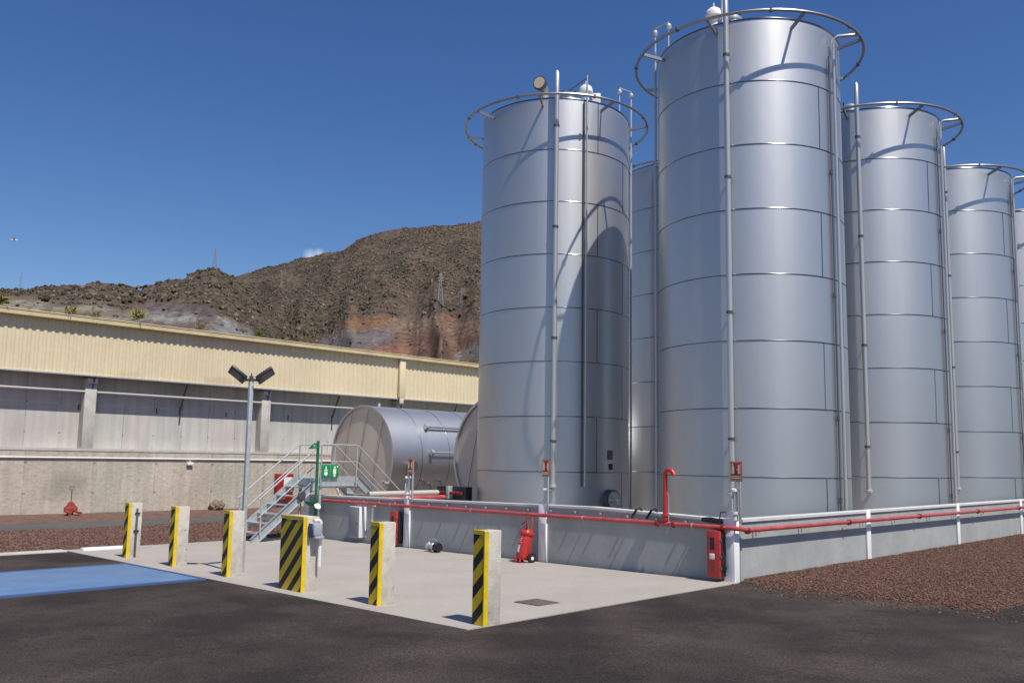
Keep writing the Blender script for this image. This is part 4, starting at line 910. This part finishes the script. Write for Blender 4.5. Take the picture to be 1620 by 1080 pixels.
# ------------------------------------------------------------------ crossover stairs
t = thing('crossover_stairs', 'galvanised steel crossover stairs bridging the bund wall', 'stairs', W(-12.5, 0, 0))
hw = .5; zpl = 1.55; v0_, v1_ = -.18, .97; vb = -2.0; ve = 2.75
for s_ in (-1, 1):
    x = s_ * hw
    for (a, b_) in (((vb, .02), (v0_, zpl - .02)), ((v1_, zpl - .02), (ve, .02))):
        d = Vector((0, b_[0] - a[0], b_[1] - a[1])).normalized(); n = Vector((0, -d.z, d.y)) * .1
        if n.z < 0: n = -n
        A0 = Vector((x, a[0], a[1])); B0 = Vector((x, b_[0], b_[1])); g = MB()
        for k0, k1, tk in ((-1, 1, .008),):
            vs = [P + n * k + Vector((dx, 0, 0)) for dx in (-.006, .006) for P in (A0, B0) for k in (-1, 1)]
            g.add(vs, [(0, 1, 3, 2), (4, 6, 7, 5), (0, 2, 6, 4), (1, 5, 7, 3), (0, 4, 5, 1), (2, 3, 7, 6)])
        for k in (-1, 1): g.bar(A0 + n * k + Vector((s_ * .025, 0, 0)), B0 + n * k + Vector((s_ * .025, 0, 0)), .055, .01)
        g.build('stringer', m_galvd, t)
for i in range(1, 7):
    k = i / 7
    for y, z in ((vb + (v0_ - vb) * k, zpl * k), (ve + (v1_ - ve) * k, zpl * k)):
        g = MB(); g.box(-hw + .01, hw - .01, y - .13, y + .13, z - .03, z, .003); g.box(-hw + .01, -hw + .03, y - .12, y + .12, z - .12, z - .031); g.box(hw - .03, hw - .01, y - .12, y + .12, z - .12, z - .031); g.build('tread', m_galv, t)
g = MB(); g.box(-hw, hw, v0_, v1_, zpl - .03, zpl, .003); g.build('platform', m_galv, t)
g = MB()
g.box(hw - .006, hw + .006, v0_, v1_, zpl - .25, zpl + .06); g.box(-hw - .006, -hw + .006, v0_, v1_, zpl - .25, zpl + .06)
g.box(hw + .007, hw + .05, v0_, v1_, zpl - .2, zpl - .19); g.box(-hw, hw, v0_ - .006, v0_ + .0, zpl - .2, zpl - .031); g.box(-hw, hw, v1_, v1_ + .006, zpl - .2, zpl - .031)
g.build('platform_frame', m_galvd, t)
for s_ in (-1, 1):
    x = s_ * (hw + .03); r_ = .021
    for dz in (.88, .44):
        pts = [(x, vb + .12, .1 + dz + .06), (x, v0_, zpl + dz), (x, v1_, zpl + dz), (x, ve - .0, .06 + dz)]
        g = MB(); g.tube([pts[0]] + [(x, v0_ - .04, zpl + dz - .03), (x, v0_ + .03, zpl + dz), (x, v1_ - .03, zpl + dz), (x, v1_ + .04, zpl + dz - .03)] + [pts[-1]], r_ if dz > .5 else .015, 10); g.build('handrail', m_galv, t)
    for y, z0_, z1_ in ((vb + .18, .14, 1.12), (v0_ + .02, zpl - .2, zpl + .88), (v1_ - .02, zpl - .2, zpl + .88), (ve - .15, .15, 1.03)):
        g = MB(); g.tube([(x, y, z0_), (x, y, z1_)], .02, 10); g.build('rail_post', m_galv, t)
for x in (-hw + .03, hw - .03):
    for y in (v0_ + .05,):
        g = MB(); g.box(x - .03, x + .03, y - .03, y + .03, 0, zpl - .2, .004); g.build('leg', m_galvd, t)
t = thing('round_cap', 'dark round disc fixed to the outer side of the stair stringer', 'disc', W(-11.96, -.72, 1.12)); g = MB(); g.lathe([(.10, 0), (.11, .01), (.11, .05), (.10, .06)], 24, (0, 0, 0), 'x'); g.build('disc', m_dull, t)
t = thing('safety_sign', 'green sign with two white pictograms on the stair platform rail', 'sign', W(-11.94, .1, 0))
for x0_ in (-.265, .0):
    g = MB(); g.box(.0, .008, x0_ + .004, x0_ + .255, 1.56, 1.9, .002); p_ = g.build('panel', m_signg, t); c = x0_ + .13; g = MB()
    if x0_ < 0:
        g.lathe([(.055, .009), (.055, .012)], 16, (0, c, 1.67), 'x'); g.box(.009, .012, c - .05, c + .05, 1.735, 1.77); g.box(.009, .012, c - .018, c + .018, 1.775, 1.85)
    else:
        g.lathe([(.028, .009), (.028, .012)], 14, (0, c, 1.83), 'x'); g.box(.009, .012, c - .045, c + .045, 1.66, 1.79); g.box(.009, .012, c - .03, c + .03, 1.59, 1.655); g.lathe([(.022, .009), (.022, .012)], 10, (0, c + .085, 1.85), 'x')
    g.build('pictogram', m_offw if False else m_white, p_)

# ------------------------------------------------------------------ emergency shower
t = thing('safety_shower', 'green emergency shower post with eyewash bowl beside the stairs', 'safety shower', W(-11.7, -.45, 0))
g = MB(); g.tube([(0, 0, 0), (0, 0, 2.5)], .036, 12); g.lathe([(.11, 0), (.11, .02)], 16); g.build('pole', m_green, t)
g = MB(); g.tube([(0, 0, 2.36), (.0, -.03, 2.42), (-.0, -.12, 2.42)], .022, 8); g.lathe([(.035, .0), (.04, -.02), (.12, -.1), (.12, -.115)], 18, (0, -.13, 2.41)); g.build('shower_head', m_green, t)
g = MB(); g.lathe([(.02, 0), (.12, .05), (.17, .1), (.175, .12), (.15, .115), (.1, .07)], 22, (0, -.14, .86), cap=False); g.tube([(0, 0, .9), (0, -.14, .88)], .025, 8); g.build('eyewash_bowl', m_green, t)
g = MB(); g.tube([(.02, -.1, 2.3), (.02, -.1, 2.62)], .005, 5); g.build('pull_rod', m_galv, t)
g = MB(); g.lathe([(.0, 0), (.06, .005), (.085, .02), (.09, .03)], 18, (.16, -.05, .82)); g.v = [tuple(Matrix.Translation((.16, -.05, .86)) @ Matrix.Rotation(.9, 4, 'Y') @ Matrix.Translation((-.16, .05, -.84)) @ Vector(v)) for v in g.v]; g.tube([(.03, -.02, .8), (.1, -.04, .82)], .012, 6); g.build('push_plate', m_white, t)

# cabinet and pipe on the shaded wall end
t = thing('control_cabinet', 'grey fronted steel cabinet with white sides on the wall below the stair platform', 'cabinet', W(-10.32, -.004, .14))
g = MB(); g.box(-.24, .2, -.21, 0, 0, .74, .012); g.build('body', m_white, t); g = MB(); g.box(-.237, .19, -.222, -.211, .01, .73, .004); d = g.build('door', m_dgrey, t); g = MB(); g.tube([(.14, -.222, .34), (.14, -.24, .34)], .02, 10); g.build('lock', m_dull, d)
g = MB(True); g.tube([(0, -.06, .22), (0, -.06, .86)], .035, 12); g.tube([(0, -.06, .9), (0, .0, .92)], .03, 10); o = g.build('drain_pipe', m_white); o.location = W(-9.72, -.05, 0); o.rotation_euler.z = -TH; tag(o, 'short white pipe standing against the wall right of the grey cabinet', 'pipe')
for nm, m_, u, v0b, v1b, z, r_, lb in (('insulated_pipe', m_pipew, -11.75, 1.2, 3.6, 1.12, .075, 'fat white pipe lying behind the wall under the lying tank'), ('insulated_pipe', m_pipe, -11.4, 1.4, 3.55, 1.0, .06, 'red pipe lying just below the fat white pipe behind the wall')):
    g = MB(); g.tube([(0, 0, z), (0, v1b - v0b, z + .02)], r_, 14); g.lathe([(r_, 0), (r_ * .9, .03), (r_ * .5, .05), (.01, .055)], 14, (0, v1b - v0b, z + .02), 'y', cap=False)
    o = g.build(nm, m_); o.location = W(u, v0b, 0); o.rotation_euler.z = -TH; tag(o, lb, 'pipe')
    
t = thing('shade_block', 'black block standing in for the shade under the lying tanks, with a darkened red pipe', 'shade block', W(-12.6, 4.3, 0))
g = MB(); g.box(.0, 1.25, .0, .3, .0, 1.3, .02); g.build('frame', m_black, t)  # shade under the lying tank, put in as a black box
g = MB(); g.tube([(.0, -.08, 1.12), (1.2, -.08, 1.12)], .05, 10); g.build('pipe', m_coup, t)  # pipe red darkened in the paint to look shaded
g = MB(); g.box(.6, .72, -.16, -.005, .95, 1.32, .01); g.build('clamp', m_galv, t)

# ------------------------------------------------------------------ bollards
def bollard(u, v, label, w_=.2, d=.27, H_=1.09, grp='concrete bollards with black and yellow striped faces'):
    t = thing('bollard', label, 'bollard', W(u, v, 0), None, grp)
    g = MB(); g.box(0, w_, 0, d, -.1, H_, .014); g.build('post', m_conc, t)
    g = MB(); g.box(.006, w_ - .006, -.004, .012, .02, H_ - .05); g.build('stripes', m_haz, t, 0)
    g = MB(); g.box(w_ - .012, w_ + .004, -.008, .055, .012, H_ - .004); g.box(-.002, w_ - .0125, -.008, .045, H_ - .045, H_ + .004); g.build('edge_guard', m_yel, t, 0)
    return t
bollard(-10.52, -5.66, 'farthest bollard, with a dark conduit strip clipped to its side')
bollard(-8.38, -5.66, 'bollard second from the far end, the lamp shadow on its side')
bollard(-6.28, -5.68, 'bollard standing right in front of the lamp post')
bollard(-4.30, -5.76, 'extra wide bollard with an intercom on its side', .63, .27, 1.1)
bollard(-2.1, -5.7, 'bollard between the wide one and the nearest one')
bollard(-.04, -5.72, 'nearest bollard at the corner of the pad')
t = thing('conduit_strip', 'thin dark conduit strip fixed to the farthest bollard', 'conduit', W(-10.32, -5.5, 0))
g = MB(); g.box(.002, .025, -.02, .02, .02, .98, .004); g.build('strip', m_dull, t); g = MB(); g.box(.001, .03, -.05, .05, .52, .55, .003); g.box(.001, .03, -.04, .06, .88, .9, .003); g.build('clip', m_black, t)
t = thing('intercom', 'grey blue intercom box on the side of the wide bollard', 'intercom', W(-3.65, -5.6, 0))
g = MB(); g.box(.0, .10, -.06, .09, .82, 1.0, .02); g.build('housing', mat('intercom_grey', (.34, .37, .42), .4), t)
g = MB(); g.box(.0, .06, -.10, -.062, .80, 1.0, .012); g.build('side_cover', mat('intercom_blue', (.02, .04, .12), .4), t)
g = MB(); g.box(.01, .14, -.05, .1, .775, .815, .012); g.build('tray', m_galvd, t)
g = MB(); g.tube([(.02, .12, .02 + .35), (.02, .12, .7), (.02, .12, 1.0)] + arc((.02, .08, 1.0), .04, 0, PI / 2, 4, (0, 1, 0), (0, 0, 1)) + [(.02, .0, 1.04)], .028, 12); g.tube([(.02, .12, .78), (.02, .12, .84)], .035, 12)
o = g.build('conduit_pipe', m_white); o.location = W(-3.62, -5.64, 0); o.rotation_euler.z = -TH; tag(o, 'white conduit pipe bending to the intercom on the wide bollard', 'pipe')

# ------------------------------------------------------------------ lamp post
t = thing('lamp_post', 'slim grey lamp post with two angled black floodlights', 'lamp post', W(-6.36, -5.27, 0))
g = MB(); g.box(-.035, .035, -.035, .035, 0, 3.3, .006); g.box(-.1, .1, -.1, .1, 0, .02, .004); g.build('pole', m_galv, t)
g = MB(); g.tube([(0, 0, 3.3), (0, 0, 3.4)], .035, 12); g.bar((-.11, -.11, 3.33), (.11, .11, 3.33), .045, .045); g.tube([(0, 0, 3.4), (0, 0, 3.45)], .012, 6); g.build('bracket', m_dull, t)
m_lens = mat('lamp_lens', (.10, .10, .11), .25)
for s_ in (-1, 1):
    M_ = Matrix.Rotation(math.radians(62), 4, 'Z') @ Matrix.Translation((s_ * .10, 0, 3.32)) @ Matrix.Rotation(s_ * math.radians(-38), 4, 'Y') @ Matrix.Rotation(math.radians(-20), 4, 'X')
    S = (lambda a, b_: (min(a * s_, b_ * s_), max(a * s_, b_ * s_)))
    g = MB(); x = S(0, .33); g.box(x[0], x[1], -.15, .15, -.03, .025, .012, M_); h_ = g.build('floodlight', m_black, t)
    for k in range(6):
        g = MB(); x = s_ * (.05 + k * .045); g.box(x - .006, x + .006, -.13, .13, .026, .045, 0, M_); g.build('cooling_fin', m_dull, h_)
    g = MB(); x = S(.09, .30); g.box(x[0], x[1], -.12, .12, -.034, -.031, 0, M_); g.build('lens', m_lens, h_)

# ------------------------------------------------------------------ weighbridge, drain, kerb stone
t = thing('weighbridge', 'blue painted steel weighbridge deck set in the asphalt', 'weighbridge', W(-6.03, -6.1, 0))
g = MB(True); g.box(-3.12, -.07, -22, -.02, -.2, .022, .004); g.build('deck', m_blue, t)
g = MB(True); g.box(-.066, .0, -22.02, -.02, -.2, .03, .004); g.box(-3.19, -3.124, -22.02, -.02, -.2, .03, .004); g.box(-3.19, .0, -.018, .035, -.2, .03, .004); g.build('frame', mat('frame_blue', (.05, .095, .21), .6), t)
g = MB(True); g.box(-.115, -.085, -21.9, -.05, .0225, .0255); g.box(-3.0, -.12, -7.3, -7.28, .0225, .0255); g.build('gap', m_black, t, 0)
t = thing('drain_cover', 'square rusty grey drain cover set in the concrete pad', 'drain cover', W(-.66, -3.95, .012))
g = MB(); g.box(-.23, .23, -.22, .22, -.02, .006, .002); g.build('frame', m_dull, t, 0)
m_cov = mat('cover_iron', (.17, .145, .12), .8, .2, var=.25, vscale=18)
g = MB(); g.box(-.215, .215, -.205, .205, .0065, .011, .001)
for i in range(12):
    x = -.19 + i * .0345; g.box(x - .005, x + .005, -.19, .19, .0115, .016)
g.build('grate', m_cov, t, 0)
t = thing('kerb_stone', 'bright white painted kerb stone at the far corner of the pad', 'kerb stone', W(-12.5, -5.75, 0))
g = MB(); g.box(-.1, .1, 0, 1.15, -.05, .07, .012); g.build('stone', m_white, t)
# gull far above the ridge
d = skydir(22, 380); t = thing('gull', 'pale gull gliding above the left ridge', 'bird', Vector((0, 0, CH)) + d * 70, .4)
g = MB(); g.tube([(-.22, 0, 0), (-.12, 0, .0), (0, 0, .01), (.12, 0, .02), (.2, 0, .02), (.26, 0, .01)], [.012, .045, .06, .045, .035, .01], 10); by = g.build('body', m_white, t)
for s_ in (-1, 1):
    g = MB(); g.add([(-.07, s_ * .03, .03), (.08, s_ * .03, .03), (.1, s_ * .3, .1), (.0, s_ * .32, .1), (-.08, s_ * .6, .07), (.0, s_ * .6, .07)], [(0, 1, 2, 3), (3, 2, 5, 4)])
    ob = g.build('wing', m_kerb, t); so_ = ob.modifiers.new('thick', 'SOLIDIFY'); so_.thickness = .012
